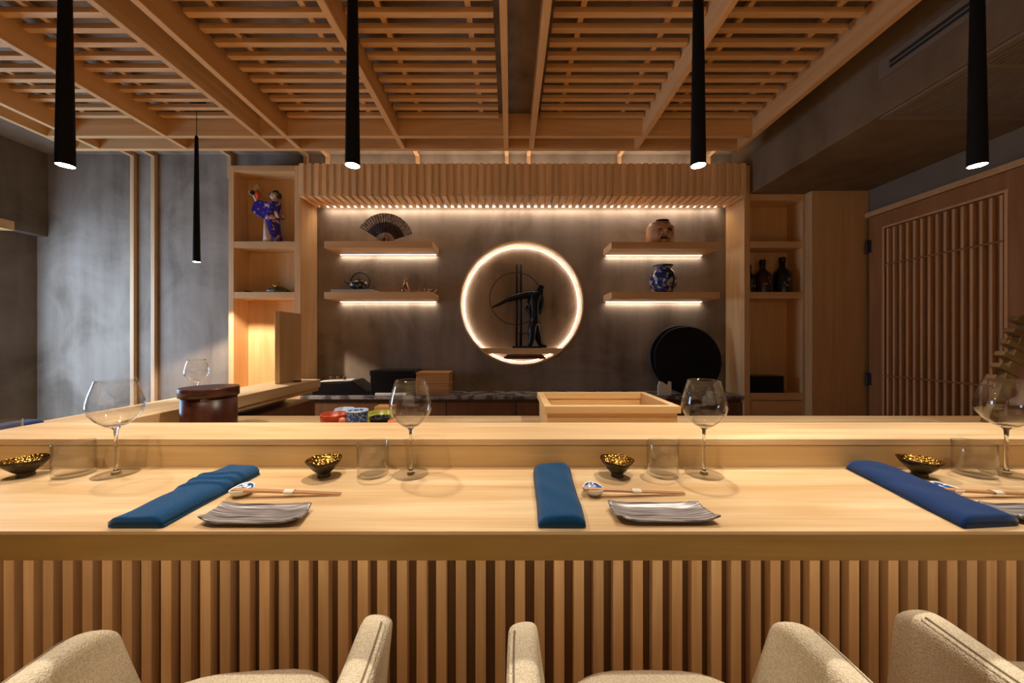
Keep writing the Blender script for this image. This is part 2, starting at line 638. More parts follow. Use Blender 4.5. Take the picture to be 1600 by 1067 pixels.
# ceiling to wall battens
BX = [-3.407, -3.22, -2.532, -1.845, -1.648, -.834, -.03, .167, .986, 1.789]
for i, x in enumerate(BX):
    bm = B()
    zb = 0. if x < -3 else Z(1.456)
    box(bm, x - .0175, x + .0175, WB - .03, WB - .001, zb, CEIL - .001)
    box(bm, x - .0175, x + .0175, 2.782, WB - .03, CEIL - .033, CEIL - .001)
    struct(obj('trim_%d' % (i + 1), bm, 'batten', bev=.002))

# ------------------------------------------------------------------ wooden ceiling grid
can = thing('slatted_wood_ceiling_grid', 'suspended maple ceiling grid of beams and slatted panels over the sushi counter', 'ceiling grid', (0, 0, Z(1.486)))
HB = .165
Y0 = .75
for x in BX:
    bm = B()
    box(bm, x - .018, x + .018, Y0, 2.745, 0, HB)
    obj('beam', bm, 'beam_y', can, bev=.0015)
for y in (2.745, 2.575):
    bm = B()
    zt = HB if y > 2.6 else HB
    box(bm, BX[0] - .018, BX[-1] + .018, y, y + .035, .002 if y < 2.6 else 0, zt)
    obj('cross_beam', bm, 'beam_x', can, bev=.0015)
M['lat'] = wood('ceiling_slat_timber', BEAM_L, BEAM_D, 0, .9, .5, .07, slat=(1, .0885))
panels = [(-3.22, -2.532), (-2.532, -1.845), (-1.648, -.834), (-.834, -.03), (.167, .986), (.986, 1.789)]
for (xa, xb) in panels:
    bm = B()
    a = xa + .018 + (.006 if abs(xa + .834) < .01 or xa == .986 else .03)
    e = xb - .018 - (.006 if abs(xb + .834) < .01 or xb == .986 else .035)
    if xa < -2:
        a, e = xa + .019, xb - .019
    y = 1.722 - 6 * .0885
    while y < 2.56:
        box(bm, a, e, y, y + .032, .114, .141)
        y += .0885
    for t in (.235, .78):
        x = xa + (xb - xa) * t
        box(bm, x - .014, x + .014, 1.15, 2.57, .141, .168)
    obj('lattice_panel', bm, 'lat', can, bev=.001)
# ------------------------------------------------------------------ pendant lamps
def make_pendant(label, loc):
    t = thing('cone_pendant_lamp', label, 'pendant lamp', loc, 0, 'black cone pendant lamps')
    H = .886
    top = CEIL - loc[2]
    bm = B()
    lathe(bm, [(.0215, 0), (.022, .004), (.0105, H - .01), (.005, H)], 40)
    obj('shade', bm, 'black', t, smooth=True)
    bm = B()
    lathe(bm, [(0, .0005), (.0205, .0005)], 32)
    obj('light_lens', bm, 'lamp', t)
    bm = B()
    tube(bm, [(0, 0, H - .005), (0, 0, top - .015)], .0022, 8)
    obj('cable', bm, 'black', t, smooth=True)
    bm = B()
    lathe(bm, [(0, top - .022), (.048, top - .022), (.05, top - .018), (.05, top - .001), (0, top - .001)], 32)
    obj('canopy', bm, 'black', t)
    return t


PZ = Z(.542)
PEND = [(-1.39, 1.10, 'black cone pendant lamp above the leftmost wine glass'),
        (-.492, 1.10, 'black cone pendant lamp above the counter left of the round niche'),
        (.588, 1.10, 'black cone pendant lamp above the counter right of the round niche'),
        (1.46, 1.10, 'black cone pendant lamp hanging before the slatted door'),
        (-2.2, 2.47, 'distant thin black cone pendant lamp by the left concrete wall, lowest in the photo')]


def spot(loc, target, energy, size, blend, col=WARM, rad=.02, name='spot'):
    l = bpy.data.lights.new(name, 'SPOT')
    l.energy = energy
    l.spot_size = math.radians(size)
    l.spot_blend = blend
    l.color = col
    l.shadow_soft_size = rad
    o = bpy.data.objects.new(name, l)
    COL.objects.link(o)
    o.location = loc
    d = Vector(target) - Vector(loc)
    o.rotation_euler = d.to_track_quat('-Z', 'Y').to_euler()
    return o


def area(loc, target, energy, sx, sy, col, name='area', spread=180):
    l = bpy.data.lights.new(name, 'AREA')
    l.shape = 'RECTANGLE'
    l.size, l.size_y = sx, sy
    l.energy = energy
    l.color = col
    l.spread = math.radians(spread)
    o = bpy.data.objects.new(name, l)
    COL.objects.link(o)
    o.location = loc
    d = Vector(target) - Vector(loc)
    o.rotation_euler = d.to_track_quat('-Z', 'Y').to_euler()
    return o


P_PEND = 23.
for (x, y, lb) in PEND:
    make_pendant(lb, (x, y, PZ))
    spot((x, y, PZ - .004), (x, y, 0), P_PEND * (1. if y < 2 else 5.), 118, .45 if y < 2 else .2, WARM, .02, 'pendant_beam')
# small round ceiling spots above the diners
P_DOWN = 60.
DL = [(-1.12, .35), (-.62, .35), (.33, .35), (1.08, .35)]
for k, (x, y) in enumerate(DL):
    t = thing('ceiling_spotlight', 'small black ceiling spotlight above the diners, number %s from the left' % ('one', 'two', 'three', 'four')[k], 'spotlight', (x, y, CEIL), 0, 'ceiling spotlights over the diners')
    bm = B()
    lathe(bm, [(.03, -.001), (.03, -.06), (.027, -.06), (.027, -.02), (0, -.02)], 24)
    obj('housing', bm, 'black', t)
    spot((x, y, CEIL - .065), (x, y + .28, .75), P_DOWN, 46, .6, WARM, .02, 'downlight_beam')

# ------------------------------------------------------------------ counter
DC = Z(-.34)                                  # diners' counter top
LG = Z(-.265)                                 # serving ledge top
o = thing('diner_countertop', '', 'countertop', (0, .623, DC))
bm = B()
box(bm, -1.95, XR - .005, .024, .332, -.052, 0)
box(bm, -1.95, XR - .005, 0, .024, -.006, 0)
obj('top', bm, 'counter', o)
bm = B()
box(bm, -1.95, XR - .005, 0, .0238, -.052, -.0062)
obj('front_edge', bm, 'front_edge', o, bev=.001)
tag(o, 'long pale maple diner countertop set with napkins, plates and glasses along the front', 'countertop')
bm = B()
box(bm, -1.95, -1.49, .957, 2.34, DC - .052, DC)
o = obj('side_countertop', bm, 'counter_y', bev=.002)
tag(o, 'pale maple side countertop along the outer left of the raised ledge, mostly hidden', 'countertop')
lt = thing('serving_ledge', 'raised L-shaped maple serving ledge behind the diner countertop and along the left', 'serving ledge', (0, 0, DC))
bm = B()
box(bm, -1.49, XR - .005, .935, 1.121, .058, .075)
obj('ledge_top', bm, 'counter', lt, bev=.0015)
bm = B()
box(bm, -1.49, XR - .005, .9365, 1.119, .0005, .057)
obj('riser', bm, 'edge', lt, bev=.0005)
bm = B()
box(bm, -1.49, -1.26, 1.1215, 2.34, .0225, .075)
obj('side_ledge_top', bm, 'counter_y', lt, bev=.0015)
bm = B()
box(bm, -1.489, -1.27, 1.1215, 2.335, .0005, .022)
obj('side_riser', bm, 'edge', lt)

bt = thing('slatted_counter_base', 'slatted maple front of the counter below the diner countertop', 'counter base', (0, .85, 0))
bm = B()
x = -1.9 + .02375
while x < XR - .03:
    box(bm, x - .0125, x + .0125, 0, .021, 0, DC - .053)
    x += .0475
obj('slat_panel', bm, 'slat', bt, bev=.0012)
bm = B()
box(bm, -1.94, XR - .005, .0215, .045, 0, DC - .053)
obj('backing_board', bm, 'slat_back', bt, bev=0)
bm = B()
box(bm, -1.27, XR - .005, .046, .26, 0, DC - .053)
obj('carcass', bm, 'dark_wood', bt, bev=0)
bm = B()
box(bm, -1.90, -1.28, .09, 1.46, 0, DC - .053)
obj('side_carcass', bm, 'dark_wood', bt, bev=0)

wk = boxobj('work_counter', (-1.255, 1.795, 1.125, 1.565, DC - .05, DC), 'counter', origin=(0, 1.125, DC))
tag(wk, 'low maple work counter behind the serving ledge, carrying the square wooden box', 'work counter')
wk2 = boxobj('side_work_counter', (1.805, XR - .005, 1.125, 1.565, DC - .05, DC), 'cab_x', origin=(2.3, 1.125, DC))
tag(wk2, 'short brown wooden work counter at the right end beyond the dark gap', 'work counter')
wb = boxobj('work_counter_cabinet', (-1.25, XR - .006, 1.13, 1.54, 0, DC - .051), 'dark_wood', origin=(0, 1.13, 0))
tag(wb, 'dark wooden cabinet under the work counter, hidden behind the ledge', 'cabinet')

# ------------------------------------------------------------------ back display wall
FB = 2.94
# left display bay
bay = thing('display_cabinet', 'tall maple display cabinet with open shelves holding the kimono doll', 'display cabinet', (-2.05, FB, 0))
bx = -2.05
def L(x):
    return x - bx
zt = Z(1.451)
bm = B()
box(bm, L(-2.352), L(-2.309), 0, .255, 0, zt)
obj('side_panel', bm, 'cab_z', bay, bev=.001)
bm = B()
box(bm, L(-1.80), L(-1.751), 0, .255, 0, zt)
obj('side_panel', bm, 'cab_z', bay, bev=.001)
bm = B()
box(bm, L(-2.309), L(-1.80), 0, .255, zt - .05, zt)
obj('top_panel', bm, 'cab_x', bay, bev=.001)
bm = B()
box(bm, L(-2.309), L(-1.80), .165, .25, 0, zt - .05)
obj('back_panel', bm, 'cab_z', bay, bev=0)
for r in (.818, .395):
    bm = B()
    box(bm, L(-2.309), L(-1.80), 0.001, .165, Z(r) - .053, Z(r))
    obj('shelf', bm, 'cab_x', bay, bev=.001)
bm = B()
box(bm, L(-2.309), L(-1.80), .001, .165, 0, Z(-.449))
obj('lower_shelf', bm, 'cab_x', bay, bev=.001)

# right display bay
bay2 = thing('bottle_cabinet', 'maple shelf cabinet holding dark bottles right of the display wall', 'display cabinet', (2.2, FB, 0))
bx = 2.2
zt2 = Z(1.212)
bm = B()
box(bm, L(1.957), L(2.004), 0, .255, 0, zt)
obj('side_panel', bm, 'cab_z', bay2, bev=.001)
bm = B()
box(bm, L(2.443), L(2.458), .0, .255, 0, zt2)
obj('side_panel', bm, 'cab_z', bay2, bev=.001)
bm = B()
box(bm, L(2.006), L(2.443), .165, .25, 0, zt2)
obj('back_panel', bm, 'cab_z', bay2, bev=0)
bm = B()
box(bm, L(2.006), L(2.443), .0, .165, zt2 - .05, zt2)
obj('top_panel', bm, 'cab_x', bay2, bev=.001)
for r in (.818, .395):
    bm = B()
    box(bm, L(2.006), L(2.443), 0.001, .165, Z(r) - .053, Z(r))
    obj('shelf', bm, 'cab_x', bay2, bev=.001)
bm = B()
box(bm, L(2.006), L(2.443), .001, .165, Z(-.449) - .06, Z(-.449))
obj('shelf', bm, 'cab_x', bay2, bev=.001)
bm = B()
box(bm, L(2.010), L(2.439), .003, .165, .05, Z(-.449) - .066)
obj('drawer', bm, 'cab_x', bay2, bev=.001)

tc_ = boxobj('tall_cabinet', (2.461, XR - .004, 2.87, 3.19, 0, zt2), 'cab_z', origin=(2.68, 2.87, 0), bev=.002)
tag(tc_, 'tall plain maple cabinet panel between the bottle shelves and the slatted door', 'cabinet')

# slatted valance
va = thing('slatted_valance', 'maple slatted valance across the top of the display wall', 'valance', (.1, 2.92, Z(1.18)))
bm = B()
x = -1.749
n_ = int((1.957 + 1.749) / .0615)
pitch = (1.957 + 1.749) / n_
for i in range(n_):
    xa = -1.749 + i * pitch + .012
    box(bm, xa - .1, xa + .036 - .1, -.02, .235, -.002, .272)
obj('slats', bm, 'valance', va, bev=.001)
bm = B()
box(bm, -1.749 - .1, 1.955 - .1, -.006, .235, .022, .27)
obj('backing_board', bm, 'valance', va, bev=0)
bm = B()
box(bm, -1.69 - .1, 1.90 - .1, .250, .262, .012, .022)
obj('led_strip', bm, 'led', va)
area((.1, 3.165, Z(1.19)), (.1, 3.21, Z(.0)), 6., 3.55, .012, LEDC, 'valance_led', 150)

area((.1, 3.06, Z(1.462)), (.1, 3.12, CEIL), 5., 3.5, .02, (1., .80, .60), 'valance_top_fill', 170)  # added unseen uplight, brightens the wall strip above the valance
# back counter
bc = boxobj('marble_back_counter', (-1.75, 1.956, FB, WB - .002, Z(-.4725) - .03, Z(-.4725)), 'marble', origin=(.1, FB, Z(-.4725)), bev=.002)
tag(bc, 'dark grey marble back counter top below the round niche', 'countertop')
xs = [-1.748, -1.1, -.535, .05, .62, 1.2, 1.954]
for i in range(6):
    c = thing('base_cabinet', 'dark brown base cabinet under the marble counter, %s from the left' % ('first', 'second', 'third', 'fourth', 'fifth', 'sixth')[i], 'cabinet', ((xs[i] + xs[i + 1]) / 2, FB + .02, 0), 0, 'base cabinets under the marble counter')
    w = (xs[i + 1] - xs[i]) / 2
    bm = B()
    box(bm, -w + .001, w - .001, .022, .23, 0, Z(-.4725) - .032)
    obj('carcass', bm, 'dark_wood', c)
    bm = B()
    box(bm, -w + .003, w - .003, 0, .02, .05, Z(-.4725) - .06)
    obj('door', bm, 'dark_wood', c, bev=.001)

# floating shelves with led strips
def floating(x0, x1, r, label):
    c = ((x0 + x1) / 2, FB, Z(r))
    w = (x1 - x0) / 2
    t = thing('floating_shelf', label, 'shelf', c, 0, 'lit floating shelves')
    bm = B()
    box(bm, -w, w, 0, WB - FB - .001, -.056, 0)
    obj('board', bm, 'cab_x', t, bev=.001)
    bm = B()
    box(bm, -w + .02, w - .02, WB - FB - .022, WB - FB - .012, -.0595, -.0565)
    obj('led_strip', bm, 'led', t)
    area((c[0], WB - .017, c[2] - .0605), (c[0], WB + .003, c[2] - .2), .9, (w - .02) * 2, .008, LEDC, 'shelf_led', 150)


floating(-1.553, -.649, .82, 'floating maple shelf carrying the folding fan, lit underneath')
floating(-1.553, -.649, .3955, 'floating maple shelf carrying the teapot and sake set, lit underneath')
floating(.847, 1.752, .813, 'floating maple shelf carrying the carved face mask, lit underneath')
floating(.847, 1.752, .3955, 'floating maple shelf carrying the blue vase, lit underneath')

# round niche
nt_ = thing('round_niche', 'round backlit wall niche holding the black archer sculpture', 'niche', (NX, WB, NZ))
bm = B()
lathe(bm, [(NR, -.006), (NR, .155), (NR - .012, .155), (NR - .012, -.006)], 96, axis='y', close=True)
obj('wooden_lining', bm, 'cab_x', nt_, smooth=False)
bm = B()
lathe(bm, [(0, .155), (NR + .01, .155), (NR + .01, .17), (0, .17)], 96, axis='y')
obj('back_disc', bm, 'concrete', nt_)
bm = B()
pts = [((NR - .026) * math.cos(2 * PI * i / 96), .138, (NR - .026) * math.sin(2 * PI * i / 96)) for i in range(96)]
tube(bm, pts, .0015, 8, closed=True)
obj('led_ring', bm, 'led_niche', nt_, smooth=True)
zs = Z(-.0815) - NZ
hw = lambda z: math.sqrt((NR - .013) ** 2 - z * z)
bm = B()
prism(bm, [(-hw(zs), zs), (hw(zs), zs), (hw(zs - .05), zs - .05), (-hw(zs - .05), zs - .05)], .004, .13)
obj('niche_shelf', bm, 'cab_x', nt_)

# ------------------------------------------------------------------ door in the right wall
dr = bpy.data.objects.new('door_1', None)
COL.objects.link(dr)
dr.location = (XR - .04, 2.40, 0)
struct(dr)
DT = Z(1.012)
y0, y1 = 1.95 - 2.40, 2.835 - 2.40
g0, g1 = 2.056 - 2.40, 2.715 - 2.40
gz0, gz1 = .35, DT - .155
bm = B()
box(bm, 0, .028, g1, y1, .01, DT - .035)
box(bm, 0, .028, y0, g0, .01, DT - .035)
box(bm, 0, .028, g0, g1, gz1, DT - .035)
box(bm, 0, .028, g0, g1, .01, gz0)
obj('door_leaf_frame', bm, 'door', dr, bev=.001)
bm = B()
box(bm, .024, .032, g0, g1, gz0, gz1)
obj('door_panel', bm, 'door', dr, bev=0)
bm = B()
k = 0
y = g1 - .02
while y > g0 + .006:
    box(bm, -.006, .022, y - .011, y + .003, gz0 + .01, gz1 - .01)
    y -= .0445
    k += 1
obj('door_slats', bm, 'door_slat', dr, bev=.001)
bm = B()
for z in (Z(.575), Z(-.28)):
    box(bm, -.010, -.004, g0, g1, z - .006, z + .006)
obj('door_rails', bm, 'door', dr)
bm = B()
box(bm, -.005, .0, g0 - .015, g1 + .015, gz1, gz1 + .015)
box(bm, -.005, .0, g1, g1 + .015, gz0 - .01, gz1)
box(bm, -.005, .0, g0 - .015, g0, gz0 - .01, gz1)
box(bm, -.005, .0, g0 - .015, g1 + .015, gz0 - .015, gz0)
obj('glazing_bead', bm, 'door_slat', dr)
bm = B()
box(bm, -.004, .036, y0 - .06, y1 + .03, DT - .03, DT + .01)
obj('door_head', bm, 'cab_x', dr, bev=.001)
for z in (Z(.745), Z(-.32)):
    bm = B()
    tube(bm, [(-.010, y1 + .006, z - .055), (-.010, y1 + .006, z + .055)], .008, 10)
    box(bm, -.004, .0, y1 - .02, y1 + .006, z - .05, z + .05)
    obj('hinge', bm, 'hinge', dr)

# air slot in the soffit side and return grille under it
sl = thing('air_slot_diffuser', 'long dark slot air diffuser in the side of the concrete soffit', 'air vent', (2.004, 1.4, Z(1.449)))
bm = B()
box(bm, -.006, 0, -.7, .508, -.05, -.022)
box(bm, -.006, 0, -.7, .508, .022, .05)
box(bm, -.006, 0, .455, .508, -.022, .022)
obj('frame', bm, 'vent', sl)
bm = B()
box(bm, -.002, 0, -.7, .455, -.022, .022)
obj('slot', bm, 'grill', sl)
bm = B()
box(bm, -.004, -.0025, -.7, .455, -.004, .004)
obj('blade', bm, 'vent', sl)
rg = thing('return_air_grille', 'ribbed return air grille in the underside of the soffit', 'air vent', (2.45, 1.3, Z(1.213)))
bm = B()
box(bm, -.42, .42, -.9, .61, -.004, -.001)
obj('backplate', bm, 'grill', rg)
bm = B()
x = -.40
while x < .41:
    box(bm, x - .008, x + .008, -.9, .585, -.012, -.004)
    x += .026
obj('louvres', bm, 'vent', rg)
bm = B()
box(bm, -.43, .43, .585, .625, -.014, -.001)
box(bm, -.43, .43, .235, .255, -.014, -.004)
box(bm, -.43, -.405, -.9, .585, -.014, -.001)
obj('frame', bm, 'vent', rg)

# ------------------------------------------------------------------ tableware
def make_wineglass(loc, label):
    t = thing('wine_glass', label, 'wine glass', loc, 0, 'large bowl wine glasses')
    bm = B()
    po = [(.0045, .112), (.008, .1165), (.022, .1245), (.0375, .138), (.0485, .154), (.0525, .169), (.0515, .184), (.0475, .203), (.0425, .220), (.0375, .237)]
    pi_ = [(r - .0012, z) for r, z in po[2:]][::-1]
    lathe(bm, po + [(.0366, .2375)] + pi_[1:] + [(0, .1275)], 56)
    obj('bowl', bm, 'glass', t, smooth=True)
    bm = B()
    lathe(bm, [(.010, .004), (.0055, .009), (.0036, .018), (.0032, .05), (.0034, .095), (.0045, .112), (.0085, .118), (.006, .1235), (0, .126)], 24)
    obj('stem', bm, 'solid_glass', t, smooth=True)
    bm = B()
    lathe(bm, [(0, 0.0004), (.043, .0004), (.044, .0014), (.042, .0022), (.010, .0045), (0, .0045)], 56)
    obj('foot', bm, 'glass_foot', t, smooth=True)
    return t


wg = make_wineglass((-.992, .886, DC), 'wine glass at the left end, standing in front of the dark red bin')
dup(wg, (-.25, .886, DC), None, 'wine glass right of the second tumbler, in front of the coloured sauce cups')
dup(wg, (.488, .886, DC), None, 'wine glass beside the right front corner of the square wooden box')
dup(wg, (1.249, .886, DC), None, 'wine glass cut by the right edge, in front of the slatted door')
dup(wg, (-1.62, 1.82, DC), None, 'distant wine glass whose bowl shows above the dark red bin')


def make_tumbler(loc, label):
    bm = B()
    R_, H_ = .0374, .0825
    lathe(bm, [(0, .0005), (R_ - .003, .0005), (R_, .003), (R_, H_ - .001), (R_ - .0008, H_), (R_ - .0018, H_ - .001),
               (R_ - .0018, .012), (R_ - .006, .0085), (0, .0078)], 56)
    return tag(obj('tumbler', bm, 'glass_t', loc=loc, smooth=True), label, 'glass', 'straight water tumblers')


tm = make_tumbler((-1.092, .882, DC), 'short clear tumbler beside the leftmost wine glass')
dup(tm, (-.3435, .882, DC), None, 'short clear tumbler between the second gold bowl and the second wine glass')
dup(tm, (.382, .882, DC), None, 'short clear tumbler in front of the right part of the square wooden box')
dup(tm, (1.162, .882, DC), None, 'short clear tumbler near the right edge, right of the rightmost gold bowl')
dup(tm, (-1.60, 1.112, DC), None, 'clear tumbler on the side counter, cut by the left edge')


def make_bowl(loc, label):
    t = thing('gold_sauce_bowl', label, 'bowl', loc, 0, 'gold lined sauce bowls')
    seg = 48
    wob = lambda a: 1 + .025 * math.sin(3 * a + .6) + .02 * math.sin(5 * a)

    def wl(prof):
        bm = B()
        lathe(bm, prof, seg)
        for v in bm.verts:
            a = math.atan2(v.co.y, v.co.x)
            k = min(1, v.co.z / .03)
            rr = 1 + (wob(a) - 1) * k
            v.co.x *= rr
            v.co.y *= rr
            v.co.z += .0012 * math.sin(4 * a) * k
        return bm
    obj('body', wl([(0, .009), (.014, .009), (.024, .018), (.034, .030), (.0415, .0425), (.0405, .0432)]), 'bronze', t, smooth=True)
    obj('gold_lining', wl([(.0405, .0432), (.033, .0325), (.022, .021), (.012, .0145), (0, .013)]), 'gold', t, smooth=True)
    bm = B()
    lathe(bm, [(0, .0004), (.0155, .0004), (.0145, .010), (0, .010)], 32)
    obj('foot', bm, 'bronze', t)
    return t


gb = make_bowl((-1.205, .876, DC), 'gold lined sauce bowl at the left edge, cut by the frame')
dup(gb, (-.462, .874, DC), .7, 'gold lined sauce bowl left of the second tumbler')
dup(gb, (.266, .874, DC), 2.1, 'gold lined sauce bowl right of the middle napkin')
dup(gb, (1.017, .874, DC), 3.4, 'gold lined sauce bowl above the right napkin')


def make_plate(loc, label):
    bm = B()
    nu, nv = 36, 14
    W_, D_ = .094, .036
    grid = []
    for i in range(nu + 1):
        u = -1 + 2 * i / nu
        row = []
        for j in range(nv + 1):
            v = -1 + 2 * j / nv
            au = abs(u)
            pinch = 1 - .28 * max(0, (au - .62) / .38) ** 1.6 * (1 if v * u > 0 else .55)
            x = W_ * u * (1 - .07 * (v + 1) * .5 * (1 if u < 0 else .4)) - .004 * v
            y = D_ * v * pinch
            z = .003 + .0075 * max(0, (au - .5) / .5) ** 1.7 + .006 * max(0, (abs(v) - .45) / .55) ** 1.6
            row.append(bm.verts.new((x, y, z)))
        grid.append(row)
    for i in range(nu):
        for j in range(nv):
            bm.faces.new((grid[i][j], grid[i + 1][j], grid[i + 1][j + 1], grid[i][j + 1]))
    o = obj('silver_plate', bm, 'silver', loc=loc, smooth=True, solid=.004)
    return tag(o, label, 'plate', 'silver rectangular plates')


pl = make_plate((-.481, .670, DC + .0005), 'silver streaked plate below the left chopsticks')
dup(pl, (.288, .676, DC + .0005), None, 'silver streaked plate right of the middle napkin')
dup(pl, (1.025, .672, DC + .0005), None, 'silver streaked plate cut by the right edge beside the right napkin')


def make_napkin(p0, p1, q0, q1, label, mat='navy', pleats=0, seed=1):
    """p0,p1 front left/right and q0,q1 back left/right corners on the counter"""
    rnd = random.Random(seed)
    c = [(p0[k] + p1[k] + q0[k] + q1[k]) / 4 for k in range(2)]
    bm = B()
    nu, nv = 14, 110 if pleats else 44
    ph = [rnd.uniform(0, 6) for _ in range(6)]

    def pos(u, v):
        a = Vector(p0).lerp(Vector(p1), u)
        b_ = Vector(q0).lerp(Vector(q1), u)
        p = a.lerp(b_, v)
        return p - Vector(c)

    def layer(z0, z1, inset, du, front=0.):
        rows = []
        for j in range(nv + 1):
            v = j / nv
            row = []
            prof = []
            for i in range(nu + 1):
                u = i / nu
                uu = inset + du + (1 - 2 * inset) * u
                vv = front + v * (1 - front - inset * .4)
                vv += .010 * math.sin(u * 5 + ph[3]) * (v > .9)
                p = pos(uu + .008 * math.sin(v * 9 + ph[0] + z1 * 90), vv)
                e = (1 - abs(2 * u - 1) ** 6) * (1 - max(0, (.015 - v) / .015) ** 2 * .15)
                z = z0 + (z1 - z0) * (.45 + .55 * e) + .0012 * math.sin(v * 7 + u * 3 + ph[1]) + .001 * math.sin(v * 17 + ph[2] + 6 * u)
                if pleats and z1 > .012:
                    for q in range(pleats):
                        vq = .60 + .10 * q - .13 * (1 - u)
                        if v > vq:
                            z += .0052 * math.exp(-(v - vq) * 9)
                prof.append((p.x, p.y, z))
                row.append(bm.verts.new((p.x, p.y, z)))
            low = [bm.verts.new((x_, y_, z0 + .0006 * abs(2 * (k / nu) - 1))) for k, (x_, y_, _) in enumerate(prof)]
            rows.append((row, low))
        for j in range(nv):
            (t0, l0), (t1, l1) = rows[j], rows[j + 1]
            for i in range(nu):
                bm.faces.new((t0[i], t0[i + 1], t1[i + 1], t1[i]))
                bm.faces.new((l0[i + 1], l0[i], l1[i], l1[i + 1]))
            bm.faces.new((l0[0], t0[0], t1[0], l1[0]))
            bm.faces.new((t0[-1], l0[-1], l1[-1], t1[-1]))
        for (t_, l_) in (rows[0], rows[-1]):
            for i in range(nu):
                f = (l_[i], l_[i + 1], t_[i + 1], t_[i])
                bm.faces.new(f)
    layer(.0008, .0070, -.012, .006, .010)
    layer(.0012, .0225, .0, .0, 0.)
    bmesh.ops.recalc_face_normals(bm, faces=bm.faces[:])
    o = obj('folded_napkin', bm, mat, loc=(c[0], c[1], DC), smooth=True)
    return tag(o, label, 'napkin', 'folded blue napkins')


make_napkin((-.722, .632), (-.626, .632), (-.728, .900), (-.628, .880), 'blue folded napkin with pleats near its far end, left of the left silver plate', 'navy', 3, 3)
make_napkin((.052, .632), (.136, .632), (.060, .902), (.152, .902), 'plain blue folded napkin in the middle of the counter', 'navy', 0, 5)
make_napkin((.812, .630), (.925, .640), (.882, .925), (.975, .905), 'deep blue folded napkin lying slanted at the right', 'navy2', 0, 8)
make_napkin((-1.945, 1.27), (-1.85, 1.27), (-1.945, 1.40), (-1.85, 1.40), 'blue folded napkin on the side counter at the left edge', 'navy2', 0, 9)


def make_rest(loc, label):
    t = thing('chopstick_rest', label, 'chopstick rest', loc, .1, 'blue and white chopstick rests')
    bm = B()
    lathe(bm, [(0, .0005), (.012, .0005), (.020, .005), (.0262, .0135), (.0255, .015), (.018, .0095), (0, .007)], 40)
    for v in bm.verts:
        v.co.x *= .86
        v.co.z += .004 * (v.co.y / .025) ** 2 * (v.co.z > .004)
    obj('dish', bm, 'porcelain', t, smooth=True)
    bm = B()
    lathe(bm, [(.0235, .0140), (.0185, .0104), (.010, .0086), (0, .0078)], 32)
    for v in bm.verts:
        v.co.x *= .86
        v.co.z += .004 * (v.co.y / .025) ** 2
    obj('blue_glaze', bm, 'blue_glaze', t, smooth=True)
    return t


cr = make_rest((-.585, .768, DC), 'blue and white chopstick rest against the pleated left napkin')
dup(cr, (.183, .772, DC), .1, 'blue and white chopstick rest right of the middle napkin')
dup(cr, (.958, .772, DC), .1, 'blue and white chopstick rest half hidden behind the right napkin')


def make_chopsticks(loc, rot, label):
    t = thing('chopsticks', label, 'chopsticks', loc, rot, 'paper banded chopstick pairs')
    LN = .224
    for k in (0, 1):
        bm = B()
        yo = (-.0032, .0032)[k]
        a = (-.018, yo - .001 * k, .0175)
        b_ = (LN - .018, yo * 1.0, .0035)
        pts = [Vector(a).lerp(Vector(b_), q / 6) for q in range(7)]
        tube(bm, pts, [.0034, .0034, .0033, .0031, .0028, .0024, .0018], 8)
        obj('stick', bm, 'stick', t, smooth=False)
    bm = B()
    zc = lambda x: .0175 + (x + .018) / LN * -.014
    rows = []
    for x in (.088, .108):
        rows.append([bm.verts.new((x, 8.2e-3 * math.cos(q * PI / 8), zc(x) + 4.3e-3 * math.sin(q * PI / 8))) for q in range(16)])
    for q in range(16):
        bm.faces.new((rows[0][q], rows[0][(q + 1) % 16], rows[1][(q + 1) % 16], rows[1][q]))
    obj('paper_band', bm, 'white_card', t, smooth=True)
    return t


ch = make_chopsticks((-.575, .756, DC), .06, 'chopsticks in a white paper band above the left silver plate')
dup(ch, (.176, .760, DC), .05, 'chopsticks in a white paper band above the middle silver plate')
dup(ch, (.948, .756, DC), .02, 'chopsticks in a white paper band behind the right napkin, cut by the right edge')

# ------------------------------------------------------------------ things on the work counter and ledge
bn = thing('rice_bin', 'round dark red lacquered rice bin with lid beside the left ledge', 'rice bin', (-1.135, 1.33, DC))
bm = B()
lathe(bm, [(0, .0005), (.083, .0005), (.084, .004), (.084, .14), (0, .14)], 64)
obj('body', bm, 'red_lacquer_wood', bn, smooth=False)
bm = B()
lathe(bm, [(.0845, .128), (.0905, .128), (.0905, .158), (.089, .1605), (0, .1612)], 64)
obj('lid', bm, 'red_lacquer_wood', bn, smooth=False)
for t_ in (bn,):
    for c_ in t_.children:
        for f in c_.data.polygons:
            f.use_smooth = abs(f.normal.z) < .5


def cup(name, x, y, z, r, h, mat, label, group=None, lip=None, flare=1.0):
    bm = B()
    lathe(bm, [(0, .0004), (r * .86, .0004), (r * .93, h * .08), (r, h * .3), (r * flare, h - .003), (r * flare - .001, h), (r * flare - .004, h - .002),
               (r - .006, h * .35), (0, h * .25)], 40)
    o = obj(name, bm, mat, loc=(x, y, z), smooth=True)
    if lip:
        bm = B()
        tube(bm, [(r * flare * math.cos(2 * PI * i / 40) * .99, r * flare * math.sin(2 * PI * i / 40) * .99, h - .001) for i in range(40)], .003, 8, closed=True)
        obj('rim', bm, lip, o, smooth=True)
    return tag(o, label, 'cup', group)


